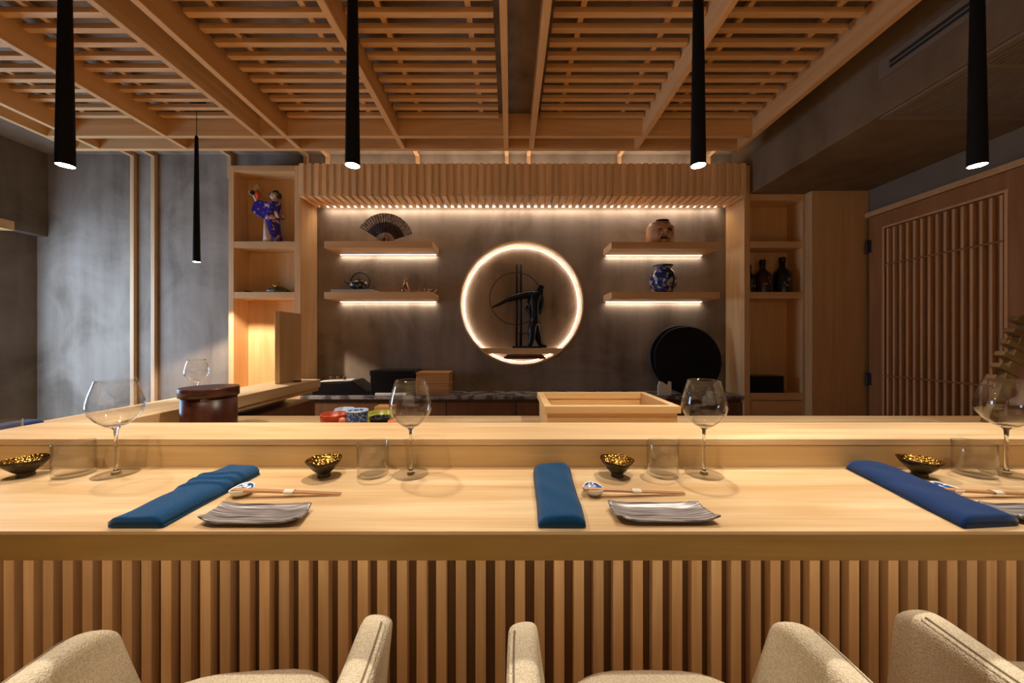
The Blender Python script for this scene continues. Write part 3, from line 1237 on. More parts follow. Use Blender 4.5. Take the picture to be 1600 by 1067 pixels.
G = 'sauce cups behind the ledge'
cup('sauce_cup', -.618, 1.25, DC, .046, .036, 'terracotta', 'lower red orange dish in the stack left of the blue cups', G)
cup('sauce_cup', -.622, 1.25, DC + .0362, .047, .041, 'terracotta', 'upper red orange dish topping the stack left of the blue cups', G)
cup('sauce_cup', -.536, 1.235, DC, .033, .036, 'pale_blue', 'pale blue patterned cup under the taller blue cup', G)
cup('sauce_cup', -.536, 1.235, DC + .0362, .035, .055, 'blue_wave', 'tall blue wave patterned cup with pale rim, topmost of its stack', G, 'pale_blue')
cup('sauce_cup', -.632, 1.345, DC, .036, .076, 'pale_blue', 'pale blue cup behind the red orange dishes', G)
cup('sauce_cup', -.455, 1.23, DC, .033, .068, 'black_lacquer', 'black dish right of the blue wave cup', G, 'black_lacquer')
cup('sauce_cup', -.515, 1.40, DC, .056, .050, 'green_glaze', 'lime green dish behind the black dish', G)
cup('sauce_cup', -.402, 1.21, DC, .018, .062, 'coral', 'small coral cup right of the black dish', G)
bm = B()
ball(bm, (0, 0, .066), .012, (1, .9, 1))
lathe(bm, [(0, .0005), (.013, .0005), (.013, .05), (.010, .056), (0, .058)], 20)
tag(obj('sauce_pot', bm, 'coral', loc=(-.563, 1.182, DC), smooth=True), 'tiny pink round sauce pot before the red dishes and blue cup', 'sauce pot')
wbk = boxobj('wood_block', (-.575, -.50, 1.49, 1.55, DC + .0003, DC + .054), 'orangewood', origin=(-.54, 1.52, DC))
tag(wbk, 'small plain wood block behind the lime green dish', 'wood block')

hb = thing('square_wooden_box', 'open pale cypress box with a lipped rim on the work counter', 'wooden box', (.348, 1.20, DC))
W_ = .2225
bm = B()
for (a, b_, c_, d_) in ((-W_, W_, 0, .014), (-W_, W_, .296, .31), (-W_, -W_ + .014, .014, .296), (W_ - .014, W_, .014, .296)):
    box(bm, a, b_, c_, d_, .0005, .088)
box(bm, -W_ + .014, W_ - .014, .014, .296, .006, .014)
obj('body', bm, 'hinoki', hb, bev=.001)
bm = B()
for s in (-1, 1):
    for z in (.012, .04):
        box(bm, s * (W_ + .0005) - .008, s * (W_ + .0005) + .008 if s < 0 else W_ + .0006, -.0006, .013, z, z + .014)
obj('finger_joints', bm, 'orangewood', hb)
bm = B()
W2 = W_ + .009
for (a, b_, c_, d_) in ((-W2, W2, -.008, .018), (-W2, W2, .292, .318), (-W2, -W2 + .026, .018, .292), (W2 - .026, W2, .018, .292)):
    box(bm, a, b_, c_, d_, .0885, .113)
obj('rim', bm, 'hinoki', hb, bev=.001)

cb = boxobj('cutting_board', (-1.392, -1.36, 2.08, 2.295, LG + .0005, LG + .432), 'board', origin=(-1.376, 2.19, LG), bev=.004)
tag(cb, 'upright thick wooden cutting board standing on the left ledge end', 'cutting board')
bm = B()
lathe(bm, [(0, .0005), (.022, .0005), (.026, .006), (.022, .010), (0, .010)], 24)
tag(obj('small_red_dish', bm, 'redbox', loc=(-1.325, 2.19, LG), smooth=True), 'small dark red dish at the foot of the cutting board', 'dish')

# stepped stand on the right
sr = thing('stepped_wooden_stand', 'olive brown stepped wooden stand with slanted pegs at the right edge', 'stand', (1.955, 1.44, DC))
bm = B()
prism(bm, [(-.02, .0005), (.025, .0005), (.20, .44), (.155, .44)], -.012, .012)
obj('rail', bm, 'olive_wood', sr, bev=.002)
bm = B()
prism(bm, [(.20, .0005), (.24, .0005), (.19, .40), (.17, .40)], -.011, .011)
obj('rear_leg', bm, 'olive_wood', sr, bev=.002)
bm = B()
box(bm, .06, .26, -.010, .010, .325, .345)
obj('brace', bm, 'olive_wood', sr, bev=.002)
for k in range(6):
    bm = B()
    t = .36 + .108 * k
    px_, pz_ = .003 + .175 * t, .44 * t
    mt = Matrix.Translation((px_, 0, pz_)) @ Matrix.Rotation(math.radians(28), 4, 'Y')
    box(bm, -.065, .03, -.016, .016, -.010, .010, mt)
    obj('peg', bm, 'olive_wood', sr, bev=.003)

# ------------------------------------------------------------------ things on the back counter
BCZ = Z(-.4725)
bm = B()
prism(bm, [(-.25, .0005), (.235, .0005), (.215, .03), (.10, .125), (-.02, .105), (-.25, .100)], -.1, .10)
tag(obj('sloped_black_box', bm, 'black_lacquer', loc=(-1.42, 3.07, BCZ), bev=.003), 'low black box with a sloping side on the marble at the left', 'box')
bm = B()
box(bm, -.13, .13, -.08, .08, 0, .002, Matrix.Rotation(-.03, 4, 'Y'))
tag(obj('paper_sheet', bm, 'white_card', loc=(-1.50, 3.06, BCZ + .115), rotz=.15), 'white paper sheet lying on the low black box', 'paper')
for k, (dx, dy) in enumerate(((-.05, 0), (.0, .02), (.07, -.01))):
    bm = B()
    lathe(bm, [(0, .0005), (.012, .0005), (.017, .018), (.015, .026), (0, .024)], 20)
    tag(obj('small_brown_cup', bm, 'dark_red_rim', loc=(-1.50 + dx, 3.05 + dy, BCZ + .124), smooth=True),
        'tiny brown cup on the white sheet, %s of the three' % ('leftmost', 'middle', 'rightmost')[k], 'cup', 'tiny cups on the white sheet')
bb = thing('black_lacquer_box', 'square black lacquer box with lid left of the wooden boxes', 'box', (-.985, 3.07, BCZ))
bm = B()
box(bm, -.195, .18, -.10, .11, .0005, .165)
obj('body', bm, 'black_lacquer', bb, bev=.003)
bm = B()
box(bm, -.2, .185, -.105, .115, .166, .207)
obj('lid', bm, 'black_lacquer', bb, bev=.003)
for k in (0, 1):
    t = thing('wooden_tray_box', ('lower', 'upper')[k] + ' orange wooden box of the pair right of the black lacquer box', 'box', (-.655, 3.06, BCZ + .096 * k), 0, 'stacked orange wooden boxes')
    bm = B()
    box(bm, -.138, .138, -.09, .1, .0005, .080)
    obj('body', bm, 'orangewood', t, bev=.002)
    bm = B()
    box(bm, -.141, .141, -.093, .103, .081, .0955)
    obj('lid', bm, 'orangewood', t, bev=.002)
bm = B()
box(bm, -.13, .13, .0, .018, .0005, .022)
tag(obj('folded_towel', bm, 'white_card', loc=(-1.0, 2.942, BCZ + .0005), bev=.004), 'folded white towel strip before the black lacquer box', 'towel')
TR = .29
for k in (0, 1):
    t = thing('round_black_tray', ('front round black tray leaning on the wall, right of the niche', 'rear round black tray whose thin rim shows behind the front one')[k], 'tray', (1.535 - .02 * k, 3.0 + .036 * k, BCZ + .009), 0, 'round black trays')
    t.rotation_euler = (-.13, 0, 0)
    bm = B()
    lathe(bm, [(0, 0), (TR - .004, 0), (TR, .004), (TR, .016), (TR - .008, .016), (TR - .012, .010), (0, .010)], 80, (0, 0, TR + .012 * k), 'y')
    obj('disc', bm, 'black_matt', t)
    bm = B()
    tube(bm, [((TR + .0005) * math.cos(2 * PI * i / 80), .008, TR + .012 * k + (TR + .0005) * math.sin(2 * PI * i / 80)) for i in range(80)], .004, 8, closed=True)
    obj('rim', bm, 'dark_red_rim' if k else 'black_matt', t, smooth=True)
nh = thing('napkin_holder', 'small white napkin holder at the foot of the black tray', 'napkin holder', (1.30, 2.965, BCZ))
bm = B()
prism(bm, [(-.056, .0005), (.056, .0005), (.056, .115), (.035, .118), (.028, .085), (-.02, .115), (-.045, .118), (-.048, .09), (-.056, .088)], -.008, .008)
obj('holder', bm, 'white_card', nh, bev=.002)
bm = B()
box(bm, -.05, .05, .0085, .016, .0005, .075)
obj('napkins', bm, 'white_card', nh)

# ------------------------------------------------------------------ shelf ornaments
# folding fan on a little stand
FS = Z(.82)
fs = thing('fan_stand', 'small wooden cradle stand under the open fan', 'stand', (-1.10, 3.035, FS))
bm = B()
box(bm, -.045, .045, -.028, .028, .0005, .012)
obj('base', bm, 'dark_red_rim', fs, bev=.002)
for s in (-1, 1):
    bm = B()
    tube(bm, [(s * .028, 0, .012), (s * .036, -.004, .035), (s * .042, -.012, .055), (s * .038, -.016, .072)], [.007, .007, .006, .004], 8)
    obj('prong', bm, 'orangewood', fs, smooth=True)
fan = thing('folding_fan', 'open folding fan with a pale printed edge on the top left shelf', 'fan', (-1.085, 3.055, FS + .021))
A0, A1 = math.radians(150), math.radians(16)
nf = 44


def fan_part(r0, r1, name, mat):
    bm = B()
    prev = None
    for i in range(nf + 1):
        a = A0 + (A1 - A0) * i / nf
        zz = .004 * (i % 2)
        cur = [bm.verts.new((r * math.cos(a), zz - .01 * (r / .25), r * math.sin(a))) for r in (r0, (r0 + r1) / 2, r1)]
        if prev:
            for q in (0, 1):
                bm.faces.new((prev[q], prev[q + 1], cur[q + 1], cur[q]))
        prev = cur
    obj(name, bm, mat, fan, solid=.0015)


M['fan_leaf'] = two_tone('printed_fan_paper', (.42, .33, .25), (.20, .14, .10), 70, .5, .7)
M['fan_dark'] = two_tone('dark_fan_silk', (.060, .022, .014), (.03, .014, .01), 30, .5, .6)
fan_part(.175, .25, 'leaf_border', 'fan_leaf')
fan_part(.085, .175, 'leaf', 'fan_dark')
for i in range(0, 13):
    a = A0 + (A1 - A0) * i / 12
    bm = B()
    tube(bm, [(0.004 * math.cos(a), -.002, .004 * math.sin(a)), (.12 * math.cos(a), -.006, .12 * math.sin(a))], [.003, .004], 6)
    obj('rib', bm, 'dark_red_rim', fan)
# second shelf: teapot on a flat book, sake flask and cups
TS = Z(.3955)
bk = thing('book', 'flat grey pattern-covered book under the dark teapot', 'book', (-1.34, 3.05, TS))
bm = B()
box(bm, -.19, .19, -.07, .075, .0005, .006)
box(bm, -.19, .19, -.07, .075, .026, .032)
box(bm, -.19, -.184, -.07, .075, .006, .026)
M['book_cover'] = two_tone('grey_book_cover', (.20, .17, .16), (.09, .07, .065), 30, .56, .6)
obj('cover', bm, 'book_cover', bk)
bm = B()
box(bm, -.183, .185, -.066, .071, .0063, .0258)
obj('pages', bm, 'white_card', bk)
tp = thing('teapot', 'dark glazed teapot with a tall loop handle on the left shelf', 'teapot', (-1.30, 3.05, TS + .0325))
bm = B()
lathe(bm, [(0, .0005), (.05, .0005), (.078, .016), (.088, .036), (.08, .058), (.055, .072), (.03, .076), (0, .078)], 40)
M['pot_glaze'] = two_tone('mottled_pot_glaze', (.03, .033, .042), (.30, .26, .19), 24, .60, .22)
obj('body', bm, 'pot_glaze', tp, smooth=True)
bm = B()
lathe(bm, [(.034, .074), (.032, .082), (.012, .086), (.008, .092), (.012, .100), (0, .104)], 24)
obj('lid', bm, 'pot_glaze', tp, smooth=True)
bm = B()
tube(bm, [(-.075, 0, .045), (-.105, 0, .06), (-.135, 0, .074)], [.014, .010, .007], 12)
obj('spout', bm, 'black_lacquer', tp, smooth=True)
bm = B()
tube(bm, [(.002 + .082 * math.cos(a), 0, .062 + .088 * math.sin(a)) for a in [PI * k / 20 for k in range(21)]], .005, 8)
obj('handle', bm, 'black_lacquer', tp, smooth=True)
M['copper_glaze'] = two_tone('copper_lustre_glaze', (.34, .17, .10), (.62, .45, .36), 26, .55, .18, 'noise', .6)
sf = thing('sake_flask', 'small copper lustre sake flask beside three tiny cups', 'flask', (-.905, 3.05, TS))
bm = B()
lathe(bm, [(0, .0005), (.03, .0005), (.041, .018), (.040, .038), (.026, .07), (.012, .095), (.011, .108), (.018, .125), (.017, .127), (.009, .110), (0, .108)], 32)
obj('body', bm, 'copper_glaze', sf, smooth=True)
bm = B()
lathe(bm, [(.0125, .092), (.014, .097), (.0125, .102)], 24)
obj('neck_band', bm, 'brass', sf, smooth=True)
for k, (x, y) in enumerate(((-.80, 3.03), (-.715, 3.04), (-.66, 3.06))):
    bm = B()
    lathe(bm, [(0, .0005), (.016, .0005), (.026, .014), (.029, .034), (.027, .034), (.022, .014), (0, .008)], 28)
    tag(obj('sake_cup', bm, 'copper_glaze', loc=(x, y, TS), smooth=True), 'tiny copper lustre sake cup right of the flask, %s of three' % ('leftmost', 'middle', 'rightmost')[k], 'cup', 'sake cups')

# carved mask
mk = thing('carved_face_mask', 'carved wooden old man face mask on the top right shelf', 'mask', (1.295, 3.04, Z(.813)))
bm = B()
bmesh.ops.create_uvsphere(bm, u_segments=48, v_segments=32, radius=1.)
G_ = lambda x, z, cx, cz, sx, sz: math.exp(-((x - cx) / sx) ** 2 - ((z - cz) / sz) ** 2)
for v in bm.verts:
    x, y, z = v.co
    e = .62
    X = math.copysign(abs(x) ** e, x) * .112
    Y = math.copysign(abs(y) ** .8, y) * .085
    Zz = math.copysign(abs(z) ** e, z) * .10
    u, w = X / .112, Zz / .10
    if y < .1:
        d = .042 * G_(u, w, .05, -.10, .17, .26) + .012 * G_(u, w, .05, .32, .7, .16) - .024 * G_(u, w, -.32, .1, .2, .10) - .024 * G_(u, w, .42, .1, .2, .10) + .014 * G_(u, w, -.34, .30, .26, .09) + .014 * G_(u, w, .44, .30, .26, .09)
        d += .014 * G_(u, w, -.42, -.25, .22, .25) + .014 * G_(u, w, .5, -.25, .22, .25) - .03 * G_(u, w, .05, -.6, .28, .14) + .014 * G_(u, w, .05, -.88, .35, .12)
        d += .006 * math.sin(w * 16) * (w > .35)
        Y -= d
    if w < -.4 and u > 0:
        X += .03 * (-w - .4)
    v.co = (X, Y, Zz + .0995)
M['mask'] = plain('carved_mask_wood', (.48, .26, .13), .5, noise=.25, nscale=14)
obj('face', bm, 'mask', mk, smooth=True)
bm = B()
for s in (-1, 1):
    tube(bm, [(.006 + s * (.020 + .042 * q), -.090 + .012 * q * q, .113 - .010 * q + .006 * math.sin(q * PI)) for q in (0, .25, .5, .75, 1)], [.003, .0085, .0095, .007, .002], 8)
    ball(bm, (.006 + s * .011, -.117, .077), .005, (1.1, .8, .7))
ball(bm, (.006, -.066, .044), .030, (1.15, .6, .42))
obj('eye_and_mouth_openings', bm, 'dark_red_rim', mk, smooth=True)
bm = B()
ball(bm, (.006, -.100, .090), .021, (1.0, .95, 1.25))
for s in (-1, 1):
    ball(bm, (.006 + s * .021, -.096, .080), .012, (1.1, 1, .9))
    tube(bm, [(.006 + s * (.016 + .052 * q), -.088 + .016 * q * q, .128 + .010 * math.sin(q * PI) - .014 * q) for q in (0, .25, .5, .75, 1)], [.007, .010, .010, .008, .004], 8)
    ball(bm, (.006 + s * .052, -.078, .070), .026, (1., .6, .9))
    tube(bm, [(.006 + s * .016, -.098, .064), (.006 + s * .042, -.090, .052), (.006 + s * .052, -.082, .028)], [.007, .008, .005], 8)
ball(bm, (.006, -.082, .018), .026, (1.2, .6, .6))
for zz in (.150, .163, .176):
    tube(bm, [(x_, -.086 + 8 * (x_ - .006) ** 2 + (zz - .15) * .35, zz) for x_ in (-.055, -.03, .006, .042, .067)], [.001, .0045, .005, .0045, .001], 8)
obj('carved_features', bm, 'mask', mk, smooth=True)
bm = B()
ball(bm, (.01, -.02, .203), .05, (1.2, .8, .22))
obj('cap', bm, 'black_matt', mk, smooth=True)

# blue vase
vs = thing('blue_vase', 'round blue and white vase on the lower right shelf', 'vase', (1.325, 3.05, Z(.3955)))
bm = B()
lathe(bm, [(0, .0005), (.07, .0005), (.088, .02), (.108, .07), (.112, .115), (.102, .165), (.075, .20), (.062, .212), (.066, .222), (.082, .240), (.079, .2405), (.058, .216), (0, .20)], 56)
m, nt, b, out = new_mat('blue_white_vase_glaze')
b.inputs['Roughness'].default_value = .15
tc = N(nt, 'ShaderNodeTexCoord')
n = N(nt, 'ShaderNodeTexNoise')
n.inputs['Scale'].default_value = 30
n.inputs['Detail'].default_value = 5
nt.links.new(tc.outputs['Object'], n.inputs['Vector'])
r = ramp(nt, [(.0, (.006, .012, .06)), (.46, (.012, .028, .13)), (.54, (.04, .07, .20)), (.575, (.46, .41, .35)), (1., (.56, .51, .44))])
nt.links.new(n.outputs['Fac'], r.inputs[0])
nt.links.new(r.outputs[0], b.inputs['Base Color'])
M['vase'] = m
obj('body', bm, 'vase', vs, smooth=True)
bm = B()
tube(bm, [(.081 * math.cos(2 * PI * i / 40), .081 * math.sin(2 * PI * i / 40), .2405) for i in range(40)], .0035, 8, closed=True)
M['rim_glaze'] = plain('grey_green_rim_glaze', (.12, .13, .11), .3)
obj('rim', bm, 'rim_glaze', vs, smooth=True)

# crab-like lidded dish in the left bay, with a small dark dish beside it
cd = thing('lidded_dish', 'low dark green lidded dish with a golden knob in the left cabinet', 'dish', (-1.985, 3.02, TS))
bm = B()
lathe(bm, [(0, .0005), (.08, .0005), (.095, .010), (.088, .024), (.055, .044), (.03, .056), (0, .060)], 40)
M['green_dark'] = two_tone('dark_green_glaze', (.035, .045, .040), (.20, .17, .10), 40, .56, .25)
obj('body', bm, 'green_dark', cd, smooth=True)
bm = B()
lathe(bm, [(.034, .054), (.036, .064), (.016, .076), (.010, .084), (.011, .094), (0, .098)], 24)
ball(bm, (-.032, -.01, .068), .012)
obj('golden_knob', bm, 'brass', cd, smooth=True)
bm = B()
lathe(bm, [(0, .0005), (.03, .0005), (.042, .010), (.040, .010), (0, .005)], 28)
tag(obj('small_black_dish', bm, 'black_lacquer', loc=(-2.225, 2.99, TS), smooth=True), 'small flat black dish left of the lidded dish', 'dish')

# bottles
M['bottle'] = plain('dark_bottle_glass', (.010, .012, .014), .18, 0., .5)
M['bottle_r'] = plain('brown_bottle_glass', (.045, .015, .010), .2, 0., .5)
M['ink_gold'] = plain('gold_ink', (.45, .28, .10), .5)
M['ink_pink'] = plain('pink_ink', (.42, .20, .13), .5)
M['ink_grey'] = plain('grey_ink', (.25, .22, .2), .5)
bdata = [(2.045, .24, .055, 'bottle', 'ink_grey', 'short dark bottle at the left of the cabinet shelf, partly hidden'),
         (2.165, .285, .060, 'bottle_r', 'ink_gold', 'brownish bottle with gold brush writing, middle of three'),
         (2.335, .305, .066, 'bottle', 'ink_pink', 'black broad bottle with pink brush writing, rightmost of three')]
for (x, h, r_, mt, ink, lb) in bdata:
    t = thing('sake_bottle', lb, 'bottle', (x, 3.02, TS), 0, 'dark sake bottles')
    bm = B()
    lathe(bm, [(0, .0005), (r_, .0005), (r_, .004), (r_, h * .50), (r_ * .92, h * .58), (r_ * .5, h * .68), (r_ * .36, h * .74), (r_ * .34, h * .93), (0, h * .93)], 36)
    obj('glass_body', bm, mt, t, smooth=True)
    bm = B()
    lathe(bm, [(0, h), (r_ * .38, h), (r_ * .40, h * .985), (r_ * .40, h * .86), (r_ * .36, h * .855)], 28)
    obj('cap', bm, 'black_lacquer', t)
    bm = B()
    rr = random.Random(int(x * 100))
    for q in range(9):       # loose brush strokes on the front of the glass
        a = -PI / 2 + rr.uniform(-.55, .55)
        z = h * rr.uniform(.18, .44)
        ln = rr.uniform(.012, .030)
        ti = rr.choice((0, 0, PI / 2, .8, -.7))
        mtx = Matrix.Translation(((r_ + .0004) * math.cos(a), (r_ + .0004) * math.sin(a), z)) @ Matrix.Rotation(a + PI / 2, 4, 'Z') @ Matrix.Rotation(ti, 4, 'Y')
        box(bm, -ln / 2, ln / 2, -.0008, .0004, -.0026, .0026, mtx)
    obj('brush_writing', bm, ink, t)
db = boxobj('dark_storage_box', (2.02, 2.30, 2.955, 3.09, Z(-.449) + .0005, Z(-.449) + .14), 'black_lacquer', origin=(2.16, 3.02, Z(-.449)), bev=.003)
tag(db, 'dark storage box in the lowest open shelf of the bottle cabinet', 'box')

# under the niche shelf
rb = thing('dark_red_case', 'flat dark red case lying in the bottom of the round niche', 'case', (NX + .03, 3.27, NZ - math.sqrt((NR - .012) ** 2 - .222 ** 2)))
bm = B()
box(bm, -.19, .19, -.05, .05, .001, .018)
obj('base', bm, 'redbox', rb, bev=.003)
bm = B()
prism(bm, [(-.185, .019), (.185, .019), (.16, .042), (-.155, .042)], -.045, .045)
obj('lid', bm, 'redbox', rb, bev=.003)

# ------------------------------------------------------------------ figures
def skin(name, pts, edges, rad, mat, parent, root=0, sub=2):
    bm = B()
    ly = bm.verts.layers.skin.verify()
    vs_ = [bm.verts.new(p) for p in pts]
    for i, v in enumerate(vs_):
        r = rad[i]
        v[ly].radius = (r, r) if not isinstance(r, tuple) else r
        v[ly].use_root = (i == root)
    for a, b_ in edges:
        bm.edges.new((vs_[a], vs_[b_]))
    o = obj(name, bm, mat, parent)
    o.modifiers.new('skin', 'SKIN').use_smooth_shade = True
    md = o.modifiers.new('subdivision', 'SUBSURF')
    md.levels = md.render_levels = sub
    return o


# archer sculpture in the niche; scale: 1 px of the photo about 5.7 mm here
sc = thing('archer_sculpture', 'black bronze figure sculpture with ring and twin posts inside the round niche', 'sculpture', (NX, 3.27, Z(-.0815)))
k = 3.27 / 550
def q(px, py, y=0.):
    return ((px - 797) * k - NX, y, (543.6 - py) * k)
bm = B()
x0 = q(800.5, 0)[0]
x1 = q(846, 0)[0]
box(bm, x0, x1, -.05, .05, .0005, .018)
obj('plinth', bm, 'sculpt', sc, bev=.003)
for px in (807.3, 814.2):
    bm = B()
    x = q(px, 0)[0]
    tube(bm, [(x, .012, .018), (x, .012, q(0, 413)[2])], .0098, 12)
    obj('post', bm, 'sculpt', sc, smooth=True)
bm = B()
cx, _, cz = q(805.8, 466)
tube(bm, [(cx + .243 * math.cos(a), .012, cz + .243 * math.sin(a)) for a in [2 * PI * i / 90 for i in range(86)]], .0034, 8)
obj('ring', bm, 'sculpt', sc, smooth=True)
bm = B()
for px, y in ((812, -.03), (826, -.03)):
    x = q(px, 0)[0]
    box(bm, x - .004, x + .004, y, y + .008, .018, .135)
box(bm, q(807, 0)[0], q(834, 0)[0], -.034, -.022, .132, .14)
obj('rail', bm, 'sculpt', sc)
P_ = [q(835, 497, 0), q(835.5, 485, -.005), q(834.5, 473, -.01), q(839, 462, -.01), q(843, 454, -.01), q(845.5, 449.5, -.012), q(848, 445, -.012),     # 0-6 pelvis spine neck head
      q(829, 459, -.03), q(813, 462, -.035), q(795, 467, -.03), q(781, 475, -.02), q(768.5, 480.5, -.01),   # 7-11 left arm
      q(833, 464, .03), q(822, 462, .03), q(806, 465.5, .02), q(793, 470, .01),                             # 12-15 right arm
      q(831, 512, -.02), q(831, 526, -.025), q(828, 539.5, -.025), q(825, 541, -.045),                      # 16-19 leg
      q(838, 512, .02), q(841.5, 527, .025), q(845, 539.5, .025), q(855, 541.5, -.0),                       # 20-23 leg
      q(846.8, 467, .0), q(846, 480, .0), q(842, 492, .0)]                                                   # 24-26 coat back
E_ = [(0, 1), (1, 2), (2, 3), (3, 4), (4, 5), (5, 6), (3, 7), (7, 8), (8, 9), (9, 10), (10, 11), (3, 12), (12, 13), (13, 14), (14, 15),
      (0, 16), (16, 17), (17, 18), (18, 19), (0, 20), (20, 21), (21, 22), (22, 23), (4, 24), (24, 25), (25, 26)]
R_ = [.046, .043, .049, .052, .024, .027, .034, .036, .026, .021, .015, .007, .03, .024, .020, .014,
      .042, .033, .022, .014, .042, .036, .024, .012, .026, .022, .02]
skin('figure', P_, E_, R_, 'sculpt', sc, 0, 2)
bm = B()
tube(bm, [q(824.5, 480, -.03), q(820.5, 480, -.02), q(829, 489, -.02), q(833, 497, -.02)], [.02, .012, .02, .025], 10)
obj('cloak_fold', bm, 'sculpt', sc, smooth=True)

# kimono doll
dl = thing('kimono_doll', 'white faced doll in a blue flowered kimono holding up a fan and drum', 'doll', (-2.03, 3.02, Z(.818)))
k = 3.02 / 550
def d_(px, py, y=0.):
    return ((px - 797) * k + 2.03, y, (376.5 - py) * k)
M['kimono'] = two_tone('blue_flowered_silk', (.022, .008, .30), (.66, .48, .36), 30, .595, .5)
M['sash'] = two_tone('orange_flowered_sash', (.05, .015, .26), (.62, .30, .12), 34, .53, .5)
M['underskirt'] = plain('pale_pink_silk', (.68, .52, .45), .5, noise=.08, nscale=20)
M['skin'] = plain('white_face_paint', (.78, .66, .60), .45)
M['hair'] = plain('black_lacquered_hair', (.007, .006, .006), .35)
M['red_cord'] = plain('red_cord', (.72, .06, .015), .5)
M['gold_tassel'] = plain('gold_tassel', (.55, .40, .16), .5, .3, noise=.3, nscale=200)


def loft(name, rows, mat, parent, seg=28):
    """rows: (cx, cy, z, rx, ry)"""
    bm = B()
    rings = []
    for (cx, cy, z, rx, ry) in rows:
        rings.append([bm.verts.new((cx + rx * math.cos(2 * PI * i / seg), cy + ry * math.sin(2 * PI * i / seg), z)) for i in range(seg)])
    for a, b_ in zip(rings, rings[1:]):
        for i in range(seg):
            j = (i + 1) % seg
            bm.faces.new((a[i], a[j], b_[j], b_[i]))
    bm.faces.new(rings[0][::-1])
    bm.faces.new(rings[-1])
    return obj(name, bm, mat, parent, smooth=True)


def row(pl_, pr_, py, ry, cy=0):
    a, b_ = d_(pl_, py), d_(pr_, py)
    return ((a[0] + b_[0]) / 2, cy, a[2], (b_[0] - a[0]) / 2, ry)


loft('kimono', [row(421, 442, 376.4, .05), row(423, 440, 368, .05), row(418.5, 437, 356, .05), row(416.5, 436, 345, .048),
                row(416.5, 434.5, 336, .045), row(416.5, 435.5, 328, .044), row(417, 438, 318, .042), row(418, 438.5, 314, .04), row(423, 434, 311, .025)], 'kimono', dl)
loft('underskirt', [row(413.5, 434.5, 376.4, .055, -.008), row(414.5, 431, 365, .052, -.008), row(415, 426, 352, .047, -.006), row(415.2, 421, 340, .035, -.004), row(415.8, 419, 337, .02)], 'underskirt', dl)
loft('sash', [row(416, 436.2, 340.5, .049), row(415.8, 436.5, 336, .050), row(416, 436, 331.5, .048)], 'sash', dl)
bm = B()
prism(bm, [d_(p[0], p[1])[::2] for p in ((404.5, 309.5), (410, 311), (417, 313), (424, 312), (425, 322), (421, 330), (416.5, 337.5), (411, 337), (404, 333), (397, 327), (399.5, 318), (402.5, 313))], -.038, .006)
obj('sleeve', bm, 'kimono', dl, bev=.006)
bm = B()
tube(bm, [d_(433, 328, -.02), d_(436, 333, -.03), d_(438.5, 338, -.03)], [.014, .012, .006], 12)
obj('lower_hand', bm, 'skin', dl, smooth=True)
bm = B()
tube(bm, [d_(405, 312, -.025), d_(402.5, 306, -.03), d_(400.5, 303.5, -.03)], [.015, .011, .013], 12)
obj('raised_hand', bm, 'skin', dl, smooth=True)
bm = B()
tube(bm, [d_(428.5, 313), d_(428.5, 308)], .014, 12)
ball(bm, d_(428, 302.5, -.008), .028, (.86, .9, 1.12), 24, 16)
ball(bm, d_(427.2, 303.5, -.036), .005, (.8, 1, 1.4), 10, 8)
obj('head', bm, 'skin', dl, smooth=True)
bm = B()
for px in (425.8, 429.6):
    ball(bm, d_(px, 301.8, -.034), .0035, (1.5, .5, .5), 10, 8)
obj('eyes', bm, 'hair', dl, smooth=True)
bm = B()
ball(bm, d_(427.6, 306.3, -.033), .0032, (1.3, .6, .7), 10, 8)
obj('mouth', bm, 'red_cord', dl, smooth=True)
bm = B()
ball(bm, d_(428.6, 298.5, .012), .033, (1.12, .95, .78), 24, 16)
ball(bm, d_(436, 301.5, .005), .022, (.8, .9, 1.2), 20, 12)
ball(bm, d_(422.8, 299, .0), .015, (.7, .9, 1), 20, 12)
ball(bm, d_(430, 294.5, .01), .02, (1.2, .9, .7), 20, 12)
obj('hair', bm, 'hair', dl, smooth=True)
bm = B()
ball(bm, d_(434, 299, -.026), .006)
ball(bm, d_(436, 301, -.022), .005)
obj('hair_ornament', bm, 'gold_tassel', dl, smooth=True)
bm = B()
lathe(bm, [(0, -.018), (.021, -.018), (.0215, -.012), (.013, 0), (.0215, .012), (.021, .018), (0, .018)], 24, axis='y')
for v in bm.verts:
    v.co = Matrix.Rotation(.9, 4, 'Z') @ v.co + Vector(d_(397, 298.5, -.03))
M['drum'] = two_tone('drum_skin', (.03, .025, .02), (.62, .50, .36), 30, .5, .4)
obj('hand_drum', bm, 'drum', dl, smooth=True)
bm = B()
prism(bm, [d_(p[0], p[1])[::2] for p in ((403.5, 303), (402, 298), (398, 290.5), (400.5, 286), (404.5, 285.5), (408.5, 290), (411.5, 296), (411, 302))], -.020, -.012)
obj('hand_fan', bm, 'gold_tassel', dl)
bm = B()
tube(bm, [d_(406.5, 296, -.034), d_(408, 302, -.036), d_(406.5, 308, -.034)], [.010, .017, .010], 12)
obj('red_cord', bm, 'red_cord', dl, smooth=True)
bm = B()
ball(bm, d_(438, 333, .03), .02, (.8, .6, 1.3))
obj('sash_bow', bm, 'sash', dl, smooth=True)

